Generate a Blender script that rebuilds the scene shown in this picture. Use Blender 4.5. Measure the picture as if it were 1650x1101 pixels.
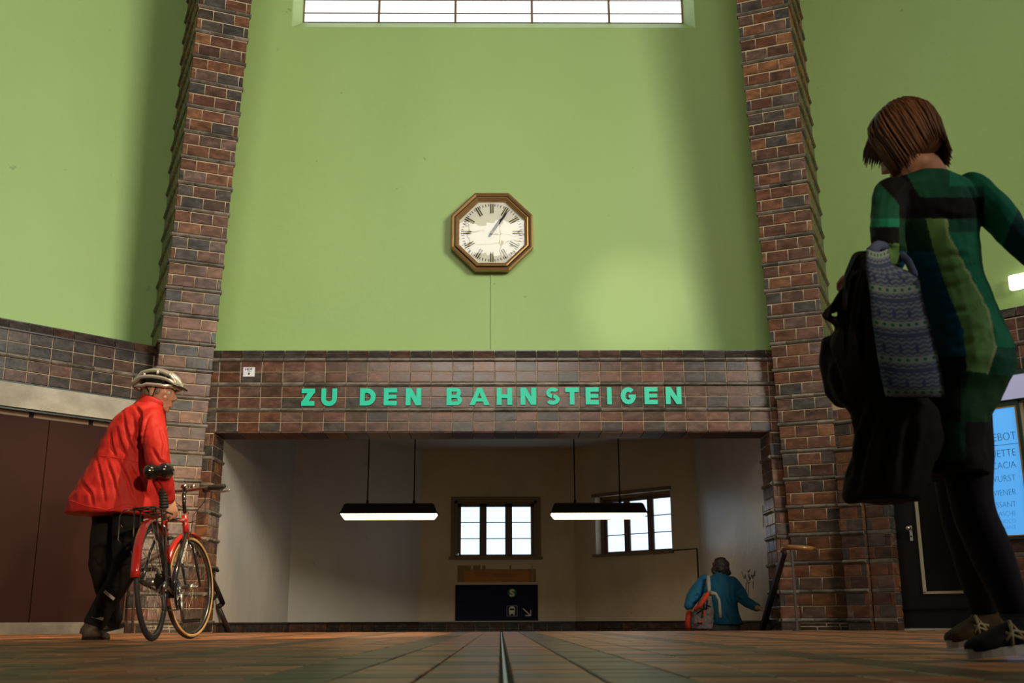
import bpy, bmesh, math, random
from mathutils import Vector, Matrix
for o in list(bpy.data.objects): bpy.data.objects.remove(o)
C = bpy.context.scene.collection
SC = bpy.context.scene
PI = math.pi
# ------------------------------------------------------------------ camera, sky, lights, exposure
ROT = Matrix(((0.99994, 0.00102, -0.01111), (-0.0105, -0.24988, -0.96822), (-0.00376, 0.96828, -0.24986)))
CAM = Vector((0, 0, 0.1048)); FPX = 1750.0
cd = bpy.data.cameras.new('camera'); cam = bpy.data.objects.new('camera', cd); C.objects.link(cam)
cd.sensor_width = 36; cd.lens = FPX/1650*36; cd.clip_start = 0.02; cd.clip_end = 200
cd.dof.use_dof = True; cd.dof.focus_distance = 12.5; cd.dof.aperture_fstop = 7.0
q = ROT.to_quaternion(); q.normalize()
cam.matrix_world = Matrix.Translation(CAM) @ q.to_matrix().to_4x4()
SC.camera = cam
SC.view_settings.view_transform = 'Standard'; SC.view_settings.look = 'None'
SC.view_settings.gamma = 1; SC.view_settings.use_curve_mapping = False
SC.view_settings.exposure = 0.0
w = bpy.data.worlds.new('world'); SC.world = w; w.use_nodes = True
w.node_tree.nodes['Background'].inputs[0].default_value = (1.0, 0.97, 0.88, 1)
w.node_tree.nodes['Background'].inputs[1].default_value = 0.21
def area(name, loc, target, sx, sy, power, col, spread=180):
    l = bpy.data.lights.new(name, 'AREA'); l.shape = 'RECTANGLE'; l.size = sx; l.size_y = sy
    l.energy = power; l.color = col; l.spread = math.radians(spread)
    o = bpy.data.objects.new(name, l); C.objects.link(o); o.location = loc
    o.rotation_euler = (Vector(target)-Vector(loc)).to_track_quat('-Z', 'Y').to_euler(); return o
def spot(name, loc, target, power, ang, blend, col, rad=0.1):
    l = bpy.data.lights.new(name, 'SPOT'); l.energy = power; l.color = col
    l.spot_size = math.radians(ang); l.spot_blend = blend; l.shadow_soft_size = rad
    o = bpy.data.objects.new(name, l); C.objects.link(o); o.location = loc
    o.rotation_euler = (Vector(target)-Vector(loc)).to_track_quat('-Z', 'Y').to_euler(); return o
area('high_window_light_right', (8.8, -0.4, 6.8), (-4.6, 11.8, 3.0), 5, 3.5, 470, (1.0, 0.95, 0.82), 80)
area('high_front_fill_light', (-0.5, -4.8, 7.5), (0, 12.5, 4.5), 5, 1.8, 260, (1.0, 0.95, 0.84), 110)  # fill added to lift the pillar shadows, standing in for high front windows
spot('doorway_beam', (3.3, -3.6, 2.7), (-3.0, 9.6, 0.75), 3600, 19, 0.6, (1.0, 0.76, 0.50), 0.2)
spot('ceiling_spotlight', (0.6, 5.2, 6.8), (-3.3, 10.0, 0.0), 2900, 40, 0.35, (1.0, 0.72, 0.42), 0.06)
spot('wall_wash', (-0.6, 1.2, 2.2), (1.70, 13.1, 3.95), 1900, 8.5, 1.0, (1.0, 0.87, 0.76), 0.05)

def at(px, py, Y):
    d = ROT @ Vector(((px-825)/FPX, -(py-550.5)/FPX, -1.0)); return CAM + d*(Y/d.y)
# ------------------------------------------------------------------ materials
def new_mat(name):
    m = bpy.data.materials.new(name); m.use_nodes = True; nt = m.node_tree
    return m, nt, nt.nodes['Principled BSDF']
def N(nt, t, **kw):
    n = nt.nodes.new(t)
    for k, v in kw.items():
        if k in n.inputs: n.inputs[k].default_value = v
        else: setattr(n, k, v)
    return n
def simple(name, col, rough=0.6, metal=0.0, var=0.15, scale=8, bump=0.0, bscale=60, spec=0.5, coat=0.0):
    m, nt, b = new_mat(name)
    tc = N(nt, 'ShaderNodeTexCoord'); nz = N(nt, 'ShaderNodeTexNoise'); nz.inputs['Scale'].default_value = scale; nz.inputs['Detail'].default_value = 5
    nt.links.new(tc.outputs['Object'], nz.inputs['Vector'])
    mr = N(nt, 'ShaderNodeMapRange'); mr.inputs[3].default_value = 1-var; mr.inputs[4].default_value = 1+var
    nt.links.new(nz.outputs['Fac'], mr.inputs[0])
    mx = N(nt, 'ShaderNodeVectorMath', operation='SCALE'); mx.inputs[0].default_value = col[:3]
    nt.links.new(mr.outputs[0], mx.inputs['Scale']); nt.links.new(mx.outputs[0], b.inputs['Base Color'])
    b.inputs['Roughness'].default_value = rough; b.inputs['Metallic'].default_value = metal
    b.inputs['Specular IOR Level'].default_value = spec; b.inputs['Coat Weight'].default_value = coat
    if bump:
        n2 = N(nt, 'ShaderNodeTexNoise'); n2.inputs['Scale'].default_value = bscale; n2.inputs['Detail'].default_value = 6
        nt.links.new(tc.outputs['Object'], n2.inputs['Vector'])
        bp = N(nt, 'ShaderNodeBump'); bp.inputs['Strength'].default_value = bump; bp.inputs['Distance'].default_value = 0.01
        nt.links.new(n2.outputs['Fac'], bp.inputs['Height']); nt.links.new(bp.outputs[0], b.inputs['Normal'])
    return m
def emis(name, col, st, base=(0.8, 0.8, 0.8)):
    m, nt, b = new_mat(name); b.inputs['Base Color'].default_value = (*base, 1); b.inputs['Roughness'].default_value = 0.25
    b.inputs['Emission Color'].default_value = (*col, 1); b.inputs['Emission Strength'].default_value = st; return m
def brick_mat(name, stuff=False, gloss=0.22):
    m, nt, b = new_mat(name)
    tc = N(nt, 'ShaderNodeTexCoord'); oi = N(nt, 'ShaderNodeObjectInfo')
    av = N(nt, 'ShaderNodeVectorMath', operation='MULTIPLY_ADD'); av.inputs[1].default_value = (1, 1, 1)
    cb = N(nt, 'ShaderNodeCombineXYZ'); ml = N(nt, 'ShaderNodeMath', operation='MULTIPLY'); ml.inputs[1].default_value = 37.0
    nt.links.new(oi.outputs['Random'], ml.inputs[0]); nt.links.new(ml.outputs[0], cb.inputs[0]); nt.links.new(ml.outputs[0], cb.inputs[2])
    nt.links.new(tc.outputs['Object'], av.inputs[0]); nt.links.new(cb.outputs[0], av.inputs[2])
    nz = N(nt, 'ShaderNodeTexNoise'); nz.inputs['Scale'].default_value = 9; nz.inputs['Detail'].default_value = 5; nz.inputs['Roughness'].default_value = 0.6
    mp = N(nt, 'ShaderNodeMapping'); mp.inputs['Scale'].default_value = (0.7, 1, 1.4)
    nt.links.new(av.outputs[0], mp.inputs[0]); nt.links.new(mp.outputs[0], nz.inputs['Vector'])
    mr = N(nt, 'ShaderNodeMapRange'); mr.inputs[1].default_value = 0.32; mr.inputs[2].default_value = 0.70; mr.inputs[3].default_value = 0.48; mr.inputs[4].default_value = 1.5
    nt.links.new(nz.outputs['Fac'], mr.inputs[0])
    sc = N(nt, 'ShaderNodeVectorMath', operation='SCALE'); nt.links.new(mr.outputs[0], sc.inputs['Scale'])
    if stuff:
        g = N(nt, 'ShaderNodeNewGeometry'); cr = N(nt, 'ShaderNodeValToRGB'); cr.color_ramp.interpolation = 'CONSTANT'
        els = cr.color_ramp.elements
        for i, c in enumerate(PAL):
            e = els[0] if i == 0 else (els[1] if i == 1 else els.new(i/len(PAL)))
            e.position = i/len(PAL); e.color = (*c, 1)
        nt.links.new(g.outputs['Random Per Island'], cr.inputs[0]); nt.links.new(cr.outputs[0], sc.inputs[0])
    else:
        nt.links.new(oi.outputs['Color'], sc.inputs[0])
    nt.links.new(sc.outputs[0], b.inputs['Base Color'])
    b.inputs['Specular IOR Level'].default_value = 0.32
    r2 = N(nt, 'ShaderNodeMapRange'); r2.inputs[3].default_value = gloss-0.08; r2.inputs[4].default_value = gloss+0.16
    nt.links.new(nz.outputs['Fac'], r2.inputs[0]); nt.links.new(r2.outputs[0], b.inputs['Roughness'])
    bp = N(nt, 'ShaderNodeBump'); bp.inputs['Strength'].default_value = 0.22; bp.inputs['Distance'].default_value = 0.004
    wv = N(nt, 'ShaderNodeTexNoise'); wv.inputs['Scale'].default_value = 22; nt.links.new(av.outputs[0], wv.inputs['Vector'])
    nt.links.new(wv.outputs['Fac'], bp.inputs['Height']); nt.links.new(bp.outputs[0], b.inputs['Normal'])
    return m
PAL = [(0.095, 0.040, 0.024), (0.125, 0.052, 0.026), (0.048, 0.041, 0.034), (0.105, 0.060, 0.044), (0.070, 0.032, 0.020), (0.110, 0.042, 0.021), (0.060, 0.044, 0.034), (0.15, 0.064, 0.027)]
LPAL = [(0.10, 0.045, 0.028), (0.13, 0.055, 0.032), (0.055, 0.042, 0.032), (0.11, 0.06, 0.042), (0.08, 0.038, 0.022), (0.12, 0.048, 0.024)]
DPAL = [(0.05, 0.028, 0.02), (0.04, 0.032, 0.026), (0.06, 0.03, 0.02), (0.035, 0.026, 0.02)]
TPAL = [(0.14, 0.12, 0.095), (0.16, 0.13, 0.10), (0.11, 0.095, 0.075)]
M = {}
M['brick'] = brick_mat('glazed_brick'); M['brick_stuff'] = brick_mat('glazed_brick_many', True)
M['soffit'] = brick_mat('soffit_brick', True, 0.55); M['soffit'].node_tree.nodes['Principled BSDF'].inputs['Specular IOR Level'].default_value = 0.2
M['mortar'] = simple('mortar', (0.42, 0.33, 0.21), 0.9, bump=0.3)
def wall_paint(name, c1, c2, scale=0.6, streak=0.5, bump=0.15, rough=0.55):
    m, nt, b = new_mat(name); tc = N(nt, 'ShaderNodeTexCoord')
    n1 = N(nt, 'ShaderNodeTexNoise'); n1.inputs['Scale'].default_value = scale; n1.inputs['Detail'].default_value = 8; n1.inputs['Roughness'].default_value = 0.6
    mp = N(nt, 'ShaderNodeMapping'); mp.inputs['Scale'].default_value = (1, 1, streak)
    nt.links.new(tc.outputs['Object'], mp.inputs[0]); nt.links.new(mp.outputs[0], n1.inputs['Vector'])
    mr = N(nt, 'ShaderNodeMapRange'); mr.inputs[1].default_value = 0.35; mr.inputs[2].default_value = 0.65; nt.links.new(n1.outputs['Fac'], mr.inputs[0])
    mx = N(nt, 'ShaderNodeMix', data_type='RGBA'); mx.inputs[6].default_value = (*c1, 1); mx.inputs[7].default_value = (*c2, 1)
    nt.links.new(mr.outputs[0], mx.inputs[0])
    # sparse small scuffs
    v = N(nt, 'ShaderNodeTexNoise'); v.inputs['Scale'].default_value = 5.5; v.inputs['Detail'].default_value = 3
    nt.links.new(tc.outputs['Object'], v.inputs['Vector'])
    m2 = N(nt, 'ShaderNodeMapRange'); m2.inputs[1].default_value = 0.73; m2.inputs[2].default_value = 0.76; m2.inputs[3].default_value = 0; m2.inputs[4].default_value = 0.5
    nt.links.new(v.outputs['Fac'], m2.inputs[0])
    mx2 = N(nt, 'ShaderNodeMix', data_type='RGBA'); mx2.inputs[7].default_value = (c1[0]*.45, c1[1]*.45, c1[2]*.45, 1)
    nt.links.new(m2.outputs[0], mx2.inputs[0]); nt.links.new(mx.outputs[2], mx2.inputs[6]); nt.links.new(mx2.outputs[2], b.inputs['Base Color'])
    b.inputs['Roughness'].default_value = rough
    n3 = N(nt, 'ShaderNodeTexNoise'); n3.inputs['Scale'].default_value = 7; n3.inputs['Detail'].default_value = 10
    nt.links.new(tc.outputs['Object'], n3.inputs['Vector'])
    bp = N(nt, 'ShaderNodeBump'); bp.inputs['Strength'].default_value = bump; bp.inputs['Distance'].default_value = 0.03
    nt.links.new(n3.outputs['Fac'], bp.inputs['Height']); nt.links.new(bp.outputs[0], b.inputs['Normal'])
    return m
M['green'] = wall_paint('green_wall_paint', (0.284, 0.418, 0.138), (0.312, 0.446, 0.156))
M['plaster'] = wall_paint('stained_plaster', (0.40, 0.31, 0.20), (0.50, 0.40, 0.27), 0.9, 0.6, 0.3, 0.45)
M['plaster_light'] = wall_paint('pale_plaster', (0.42, 0.385, 0.33), (0.50, 0.46, 0.40), 0.9, 0.6, 0.25, 0.4)
M['concrete'] = wall_paint('pale_concrete', (0.27, 0.245, 0.18), (0.40, 0.37, 0.29), 3.0, 1.5, 0.4, 0.7)
M['brown_panel'] = wall_paint('brown_painted_panel', (0.030, 0.0085, 0.005), (0.023, 0.007, 0.0045), 1.2, 0.6, 0.1, 0.6)
M['brown_panel'].node_tree.nodes['Principled BSDF'].inputs['Specular IOR Level'].default_value = 0.12
M['grey_plinth'] = wall_paint('grey_cement', (0.19, 0.17, 0.14), (0.13, 0.12, 0.10), 6, 1, 0.6, 0.9)
M['dark_green'] = simple('dark_green_metal', (0.012, 0.03, 0.02), 0.4)
M['wood'] = simple('varnished_wood_frame', (0.15, 0.085, 0.035), 0.5, var=0.25, scale=14)
M['wood_dark'] = simple('dark_wood_casement', (0.09, 0.055, 0.035), 0.5, var=0.2, scale=20)
M['black'] = simple('black_paint', (0.009, 0.008, 0.007), 0.45, var=0.1, spec=0.25)
M['blackmat'] = simple('matt_black', (0.007, 0.0065, 0.006), 0.8, spec=0.15)
M['beige_trim'] = simple('beige_metal_trim', (0.45, 0.38, 0.25), 0.4)
M['chrome'] = simple('brushed_steel', (0.6, 0.57, 0.5), 0.28, metal=1.0, var=0.05)
M['brass'] = simple('brass', (0.34, 0.20, 0.075), 0.38, metal=0.7, var=0.2, scale=12)
M['bronze_dark'] = simple('dark_bronze_groove', (0.02, 0.012, 0.008), 0.5)
M['dial'] = simple('cream_dial', (0.74, 0.71, 0.60), 0.6, var=0.06)
M['cream_line'] = simple('cream_line', (0.65, 0.55, 0.2), 0.5)
M['pane'] = emis('frosted_daylight_pane', (0.62, 0.80, 1.0), 1.45)
M['pane_hall'] = emis('hall_daylight_pane', (0.93, 0.96, 1.0), 1.6)
M['pane_front'] = emis('front_daylight_pane', (0.98, 0.97, 0.9), 9)
M['tube'] = emis('fluorescent_diffuser', (1.0, 0.78, 0.46), 10.0)
M['lamp_wall'] = emis('wall_lamp_diffuser', (1.0, 0.93, 0.8), 2.2)
M['turq'] = simple('turquoise_enamel', (0.004, 0.62, 0.38), 0.5, var=0.08, scale=5)
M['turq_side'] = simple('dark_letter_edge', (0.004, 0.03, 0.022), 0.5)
M['blue_sign'] = simple('dark_blue_enamel', (0.004, 0.005, 0.022), 0.6, var=0.05, spec=0.1)
M['white_paint'] = simple('white_print', (0.55, 0.52, 0.42), 0.6)
M['paper'] = simple('white_paper', (0.75, 0.74, 0.76), 0.8, var=0.05)
M['ink'] = simple('black_ink', (0.01, 0.01, 0.02), 0.8)
M['sgreen'] = simple('green_emblem', (0.01, 0.12, 0.03), 0.5)
M['tape_yellow'] = simple('ochre_tape_remains', (0.22, 0.13, 0.03), 0.7, var=0.4, scale=6)
M['tape_orange'] = simple('orange_notice', (0.36, 0.13, 0.012), 0.6, var=0.2, scale=4)
M['wood_rail'] = simple('worn_wooden_handrail', (0.30, 0.13, 0.035), 0.3, var=0.45, scale=16, coat=0.3)
M['rail_dark'] = simple('dark_brown_rail', (0.022, 0.010, 0.008), 0.35, var=0.3)
M['rust'] = simple('rusty_post', (0.06, 0.035, 0.022), 0.6, var=0.5, scale=30)
M['tread'] = wall_paint('stone_step', (0.2, 0.17, 0.14), (0.26, 0.22, 0.18), 3, 1, 0.2, 0.5)
# ------------------------------------------------------------------ mesh helpers
class MB:
    def __init__(s): s.v = []; s.f = []; s.sm = []
    def add(s, v, f, smooth=False):
        k = len(s.v); s.v += [tuple(p) for p in v]; s.f += [tuple(i+k for i in q) for q in f]; s.sm += [smooth]*len(f)
    def box(s, x0, y0, z0, x1, y1, z1, M4=None):
        v = [(x0,y0,z0),(x1,y0,z0),(x1,y1,z0),(x0,y1,z0),(x0,y0,z1),(x1,y0,z1),(x1,y1,z1),(x0,y1,z1)]
        if M4: v = [M4 @ Vector(p) for p in v]
        s.add(v, [(0,3,2,1),(4,5,6,7),(0,1,5,4),(1,2,6,5),(2,3,7,6),(3,0,4,7)])
    def bar(s, a, b, wx, wz, up=(0, 0, 1)):
        a = Vector(a); b = Vector(b); d = (b-a).normalized(); u = Vector(up); x = d.cross(u)
        if x.length < 1e-4: x = Vector((1, 0, 0))
        x.normalize(); u = x.cross(d); v = []
        for p in (a, b):
            for sx, sz in ((-1,-1),(1,-1),(1,1),(-1,1)): v.append(p+x*sx*wx/2+u*sz*wz/2)
        s.add(v, [(0,1,2,3),(7,6,5,4),(0,4,5,1),(1,5,6,2),(2,6,7,3),(3,7,4,0)])
    def tube(s, pts, r, n=10, cap=True, closed=False):
        pts = [Vector(p) for p in pts]; m = len(pts); rs = r if isinstance(r, (list, tuple)) else [r]*m
        prev = None; v = []
        for i, p in enumerate(pts):
            if closed: d = pts[(i+1) % m]-pts[i-1]
            else: d = pts[min(i+1, m-1)]-pts[max(i-1, 0)]
            d.normalize()
            if prev is None:
                x = d.orthogonal().normalized()
            else:
                x = prev-d*prev.dot(d)
                x = x.normalized() if x.length > 1e-6 else d.orthogonal().normalized()
            prev = x; y = d.cross(x)
            for k in range(n):
                a = 2*PI*k/n; v.append(p+(x*math.cos(a)+y*math.sin(a))*rs[i])
        f = []
        for i in range(m if closed else m-1):
            j = (i+1) % m
            for k in range(n): f.append((i*n+k, i*n+(k+1) % n, j*n+(k+1) % n, j*n+k))
        if cap and not closed: f += [tuple(range(n-1, -1, -1)), tuple((m-1)*n+k for k in range(n))]
        s.add(v, f, True)
    def cyl(s, a, b, r0, r1=None, n=16): s.tube([a, b], [r0, r0 if r1 is None else r1], n)
    def ell(s, c, r, n=14, m=9, M3=None):
        v = []; f = []; c = Vector(c)
        for i in range(m+1):
            t = PI*i/m
            for k in range(n):
                a = 2*PI*k/n; p = Vector((r[0]*math.sin(t)*math.cos(a), r[1]*math.sin(t)*math.sin(a), r[2]*math.cos(t)))
                v.append(c+(M3 @ p if M3 else p))
        for i in range(m):
            for k in range(n): f.append((i*n+k, (i+1)*n+k, (i+1)*n+(k+1) % n, i*n+(k+1) % n))
        s.add(v, f, True)
    def prism(s, poly, y0, y1, M4=None):
        n = len(poly); v = [(p[0], y0, p[1]) for p in poly]+[(p[0], y1, p[1]) for p in poly]
        if M4: v = [M4 @ Vector(p) for p in v]
        s.add(v, [tuple(range(n)), tuple(range(2*n-1, n-1, -1))]+[(i, i+n, (i+1) % n+n, (i+1) % n) for i in range(n)])
    def mesh(s, name):
        me = bpy.data.meshes.new(name); me.from_pydata(s.v, [], s.f)
        for i, p in enumerate(me.polygons): p.use_smooth = s.sm[i]
        me.validate(); 
        bm = bmesh.new(); bm.from_mesh(me)
        bmesh.ops.remove_doubles(bm, verts=bm.verts, dist=1e-6); bmesh.ops.recalc_face_normals(bm, faces=bm.faces); bm.to_mesh(me); bm.free()
        return me
    def build(s, name, mat, parent=None, raw=False):
        me = s.mesh(name) if not raw else None
        if raw:
            me = bpy.data.meshes.new(name); me.from_pydata(s.v, [], s.f)
            for i, p in enumerate(me.polygons): p.use_smooth = s.sm[i]
        o = bpy.data.objects.new(name, me); C.objects.link(o); me.materials.append(mat)
        if parent: o.parent = parent
        return o
def tag(o, label=None, cat=None, group=None, kind=None):
    if label: o['label'] = label
    if cat: o['category'] = cat
    if group: o['group'] = group
    if kind: o['kind'] = kind
    return o
def empty(name, loc, label=None, cat=None, group=None, rz=0, kind=None):
    o = bpy.data.objects.new(name, None); C.objects.link(o); o.location = loc; o.rotation_euler = (0, 0, rz)
    o.empty_display_size = 0.1
    o.matrix_basis = Matrix.Translation(loc) @ Matrix.Rotation(rz, 4, 'Z')
    return tag(o, label, cat, group, kind)
def structure(o): o['kind'] = 'structure'; return o
def part_local(o):
    """geometry was written in world space: keep it there under a parent that sits elsewhere"""
    o.matrix_parent_inverse = o.parent.matrix_basis.inverted(); return o
RNG = random.Random(5)
def face_mesh_data(w, h, d, kind, sk=0.0):
    """brick with its outer face on y=0, body towards +y, lower left corner at the origin"""
    j = 0.0045
    if kind == 'trim':
        pr = [(d, h), (0.0, h), (-0.016, h-0.002), (-0.027, h*0.66), (-0.027, h*0.42), (-0.012, 0.004), (0, 0), (d, 0)]
        n = len(pr); v = [(j*0.6, p[0], p[1]) for p in pr]+[(w-j*0.6, p[0], p[1]) for p in pr]
        return v, [tuple(range(n)), tuple(range(2*n-1, n-1, -1))]+[(i, i+n, (i+1) % n+n, (i+1) % n) for i in range(n-1)]
    if kind == 'splay':   # leaning header course: top edge set back
        v = [(j, 0, j), (w-j, 0, j), (w-j, 0.05, h-0.012), (j, 0.05, h-0.012), (j, 0.05, h), (w-j, 0.05, h), (j, d+.05, h), (w-j, d+.05, h), (j, d+.05, j), (w-j, d+.05, j)]
        return v, [(0,1,2,3),(3,2,5,4),(4,5,7,6),(0,3,4,6,8),(1,9,7,5,2),(0,8,9,1)]
    b = 0.004
    x0, x1, z0, z1 = j, w-j, j, h-j
    v = [(x0, d, z0), (x1, d, z0), (x1, d, z1), (x0, d, z1), (x0, b*.7, z0), (x1, b*.7, z0), (x1, b*.7, z1), (x0, b*.7, z1),
         (x0+b, 0, z0+b), (x1-b, 0, z0+b), (x1-b, 0, z1-b), (x0+b, 0, z1-b)]
    return v, [(0,1,5,4),(1,2,6,5),(2,3,7,6),(3,0,4,7),(4,5,9,8),(5,6,10,9),(6,7,11,10),(7,4,8,11),(8,9,10,11)]
_cache = {}
def brick_obj(parent, loc, ang, w, h, d=0.06, kind='brick', name='brick', pal=PAL):
    key = (round(w, 3), round(h, 3), round(d, 3), kind)
    if key not in _cache:
        v, f = face_mesh_data(w, h, d, kind); me = bpy.data.meshes.new(name); me.from_pydata(v, [], f); me.materials.append(M['brick']); _cache[key] = me
    o = bpy.data.objects.new(name, _cache[key]); C.objects.link(o); o.parent = parent
    n = Vector((math.sin(ang), -math.cos(ang), 0))
    o.location = Vector(loc)-parent.location+n*RNG.uniform(0, 0.003); o.rotation_euler = (0, 0, ang)
    c = RNG.choice(pal); k = RNG.uniform(0.78, 1.22); o.color = (c[0]*k, c[1]*k, c[2]*k, 1)
    return o
def brick_add(mb, loc, ang, w, h, d=0.06, kind='brick'):
    v, f = face_mesh_data(w, h, d, kind); T = Matrix.Translation(loc) @ Matrix.Rotation(ang, 4, 'Z')
    mb.add([T @ Vector(p) for p in v], f)
def course(parent, P, ang, z, h, xs, kind='brick', name='brick', pal=PAL, d=0.06, mb=None):
    """one course starting at P (x,y), joints at xs"""
    u = Vector((math.cos(ang), math.sin(ang), 0))
    for a, b in zip(xs[:-1], xs[1:]):
        if b-a < 0.012: continue
        L = Vector((P[0], P[1], z))+u*a
        if mb is not None: brick_add(mb, L, ang, b-a, h, d, kind)
        else: brick_obj(parent, L, ang, b-a, h, d, kind, name, pal)
X0 = -0.09; YW = 12.43; YG = 13.13; ZT = 3.218
A45 = PI/4; A23 = math.radians(23.1)
# ------------------------------------------------------------------ floor
M['tile'] = brick_mat('floor_tile', False, 0.36); M['tile_stuff'] = None
def tile_stuff_mat():
    m = brick_mat('floor_tile_many', True, 0.36); cr = [n for n in m.node_tree.nodes if n.type == 'VALTORGB'][0]
    return m
TAN = [(0.43, 0.165, 0.068), (0.39, 0.151, 0.062), (0.46, 0.182, 0.078), (0.36, 0.145, 0.065)]
GRY = [(0.145, 0.085, 0.048), (0.13, 0.078, 0.045), (0.155, 0.092, 0.053)]
def floor_mat(name, pal):
    global PAL
    keep = PAL; PAL = pal; m = brick_mat(name, True, 0.36); PAL = keep; return m
M['tile_tan'] = floor_mat('tan_tile_many', TAN); M['tile_grey'] = floor_mat('grey_tile_many', GRY)
FY1 = 12.30
fl = MB(); fl.box(-9.2, -5.5, -0.3, 9.2, FY1-0.004, -0.006); floor = structure(fl.build('floor', M['grey_plinth'])); 
tcache = {}
def tile_geo(w, l):
    j = 0.0035; b = 0.003
    v = [(j, j, -0.02), (w-j, j, -0.02), (w-j, l-j, -0.02), (j, l-j, -0.02), (j, j, -b*.6), (w-j, j, -b*.6), (w-j, l-j, -b*.6), (j, l-j, -b*.6),
         (j+b, j+b, 0), (w-j-b, j+b, 0), (w-j-b, l-j-b, 0), (j+b, l-j-b, 0)]
    return v, [(0,1,5,4),(1,2,6,5),(2,3,7,6),(3,0,4,7),(4,5,9,8),(5,6,10,9),(6,7,11,10),(7,4,8,11),(8,9,10,11)]
xs = []; k = 0
xr = 0.022
cols = []   # (x0,x1,grey)
x = xr; i = 0
while x < 9: cols.append((x, x+0.1695, i % 4 == 1)); x += 0.1695; i += 1
x = 0.0; i = 0
while x > -9: cols.append((x-0.1595 if i < 2 else x-0.17, x, i % 4 == 2)); x = cols[-1][0]; i += 1
rows = []
y = FY1; i = 0
ys = 2.20 + 0.6625*20
y = 2.20-0.6625*11; r = 0
while y < FY1-0.02:
    L = [0.175, 0.1625, 0.1625, 0.1625][r % 4]; y1 = min(y+L, FY1); rows.append((y, y1, r % 4 == 0)); y += L; r += 1
TT, TG = MB(), MB(); singles = []
for (a, b, gx) in cols:
    for (c, d, gy) in rows:
        yc = (c+d)/2; xc = (a+b)/2
        if xc > 0 and xc+yc > 16.0 or xc < 0 and yc-xc > 16.25: continue
        vis = yc > 1.85 and abs(xc+0.0) < 0.1+yc*0.475
        singles.append((yc if vis else 99+yc, a, b, c, d, gx or gy))
singles.sort()
for n_, (key, a, b, c, d, g) in enumerate(singles):
    v, f = tile_geo(b-a, d-c)
    if n_ < 300:
        kk = (round(b-a, 3), round(d-c, 3))
        if kk not in tcache:
            me = bpy.data.meshes.new('floor_tile'); me.from_pydata(v, [], f); me.materials.append(M['tile']); tcache[kk] = me
        o = bpy.data.objects.new('floor_tile', tcache[kk]); C.objects.link(o); o.parent = floor
        o.location = (a, c, RNG.uniform(-0.0008, 0.0008)); cc = RNG.choice(GRY if g else TAN); s_ = RNG.uniform(.9, 1.1); o.color = (cc[0]*s_, cc[1]*s_, cc[2]*s_, 1)
    else:
        dz = RNG.uniform(-0.0008, 0.0008); (TG if g else TT).add([(p[0]+a, p[1]+c, p[2]+dz) for p in v], f)
tag(TT.build('tan_floor_tiles', M['tile_tan'], floor, raw=True), kind='stuff')
tag(TG.build('grey_floor_tiles', M['tile_grey'], floor, raw=True), kind='stuff')
jr = MB(); jr.box(0.0015, -5, -0.02, 0.0205, FY1-0.01, -0.004); jr.build('expansion_joint', M['blackmat'], floor)
jr = MB(); jr.box(0.006, -5, -0.02, 0.013, FY1-0.01, -0.001); jr.build('joint_profile', M['chrome'], floor)
# ------------------------------------------------------------------ back wall: green part with the high window
GZ = 11.6
def px_x(px, Y=YG): return at(px, 36, Y).x
wx0, wx1 = at(470, 45, YG).x, at(1120, 43, YG).x; wz0 = 7.872; wz1 = 10.6
gw = MB()
gw.box(-4.6, YG, 3.0, wx0, YG+0.3, GZ); gw.box(wx1, YG, 3.0, 4.5, YG+0.3, GZ)
gw.box(wx0, YG, 3.0, wx1, YG+0.3, wz0); gw.box(wx0, YG, wz1, wx1, YG+0.3, GZ)
gw.box(-4.6, YW+0.12, 3.11, 4.5, YG+0.01, ZT-0.012)
structure(gw.build('wall_back', M['green']))
win = structure(empty('window_1', ((wx0+wx1)/2, YG, wz0)))
sl = MB()    # sloping sill and splayed reveals
gx0, gx1 = -2.70, 2.53; gz0 = 8.10; gy = YG+0.27
v = [(wx0, YG, wz0), (wx1, YG, wz0), (gx1, gy, gz0), (gx0, gy, gz0)]; sl.add(v, [(0, 1, 2, 3)])
sl.add([(wx0, YG, wz0), (gx0, gy, gz0), (gx0, gy, wz1), (wx0, YG, wz1)], [(0, 1, 2, 3)])
sl.add([(wx1, YG, wz0), (gx1, gy, gz0), (gx1, gy, wz1), (wx1, YG, wz1)], [(0, 1, 2, 3)])
part_local(sl.build('reveal', M['green'], win))
px = [gx0, at(611, 20, gy).x, at(734, 20, gy).x, at(857, 20, gy).x, at(981, 20, gy).x, gx1]
pz = [gz0, 8.243, 8.446]
while pz[-1] < wz1-0.1: pz.append(pz[-1]+0.2)
for a in range(5):
    for b in range(len(pz)-1):
        p = MB(); p.box(px[a]+0.012, gy, pz[b]+0.006, px[a+1]-0.012, gy+0.012, pz[b+1]-0.006); part_local(p.build('pane', M['pane_hall'], win))
fr = MB()
for a in px: fr.box(a-0.016, gy-0.015, gz0, a+0.016, gy+0.02, wz1)
part_local(fr.build('mullions', M['wood'], win))
fr = MB()
for b in pz: fr.box(gx0, gy-0.01, b-0.007, gx1, gy+0.015, b+0.007)
part_local(fr.build('glazing_bars', M['wood_dark'], win))
bk = MB(); bk.box(gx0-.1, gy+0.03, gz0-.1, gx1+.1, gy+0.035, wz1); part_local(bk.build('outer_board', M['pane_hall'], win))
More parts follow.
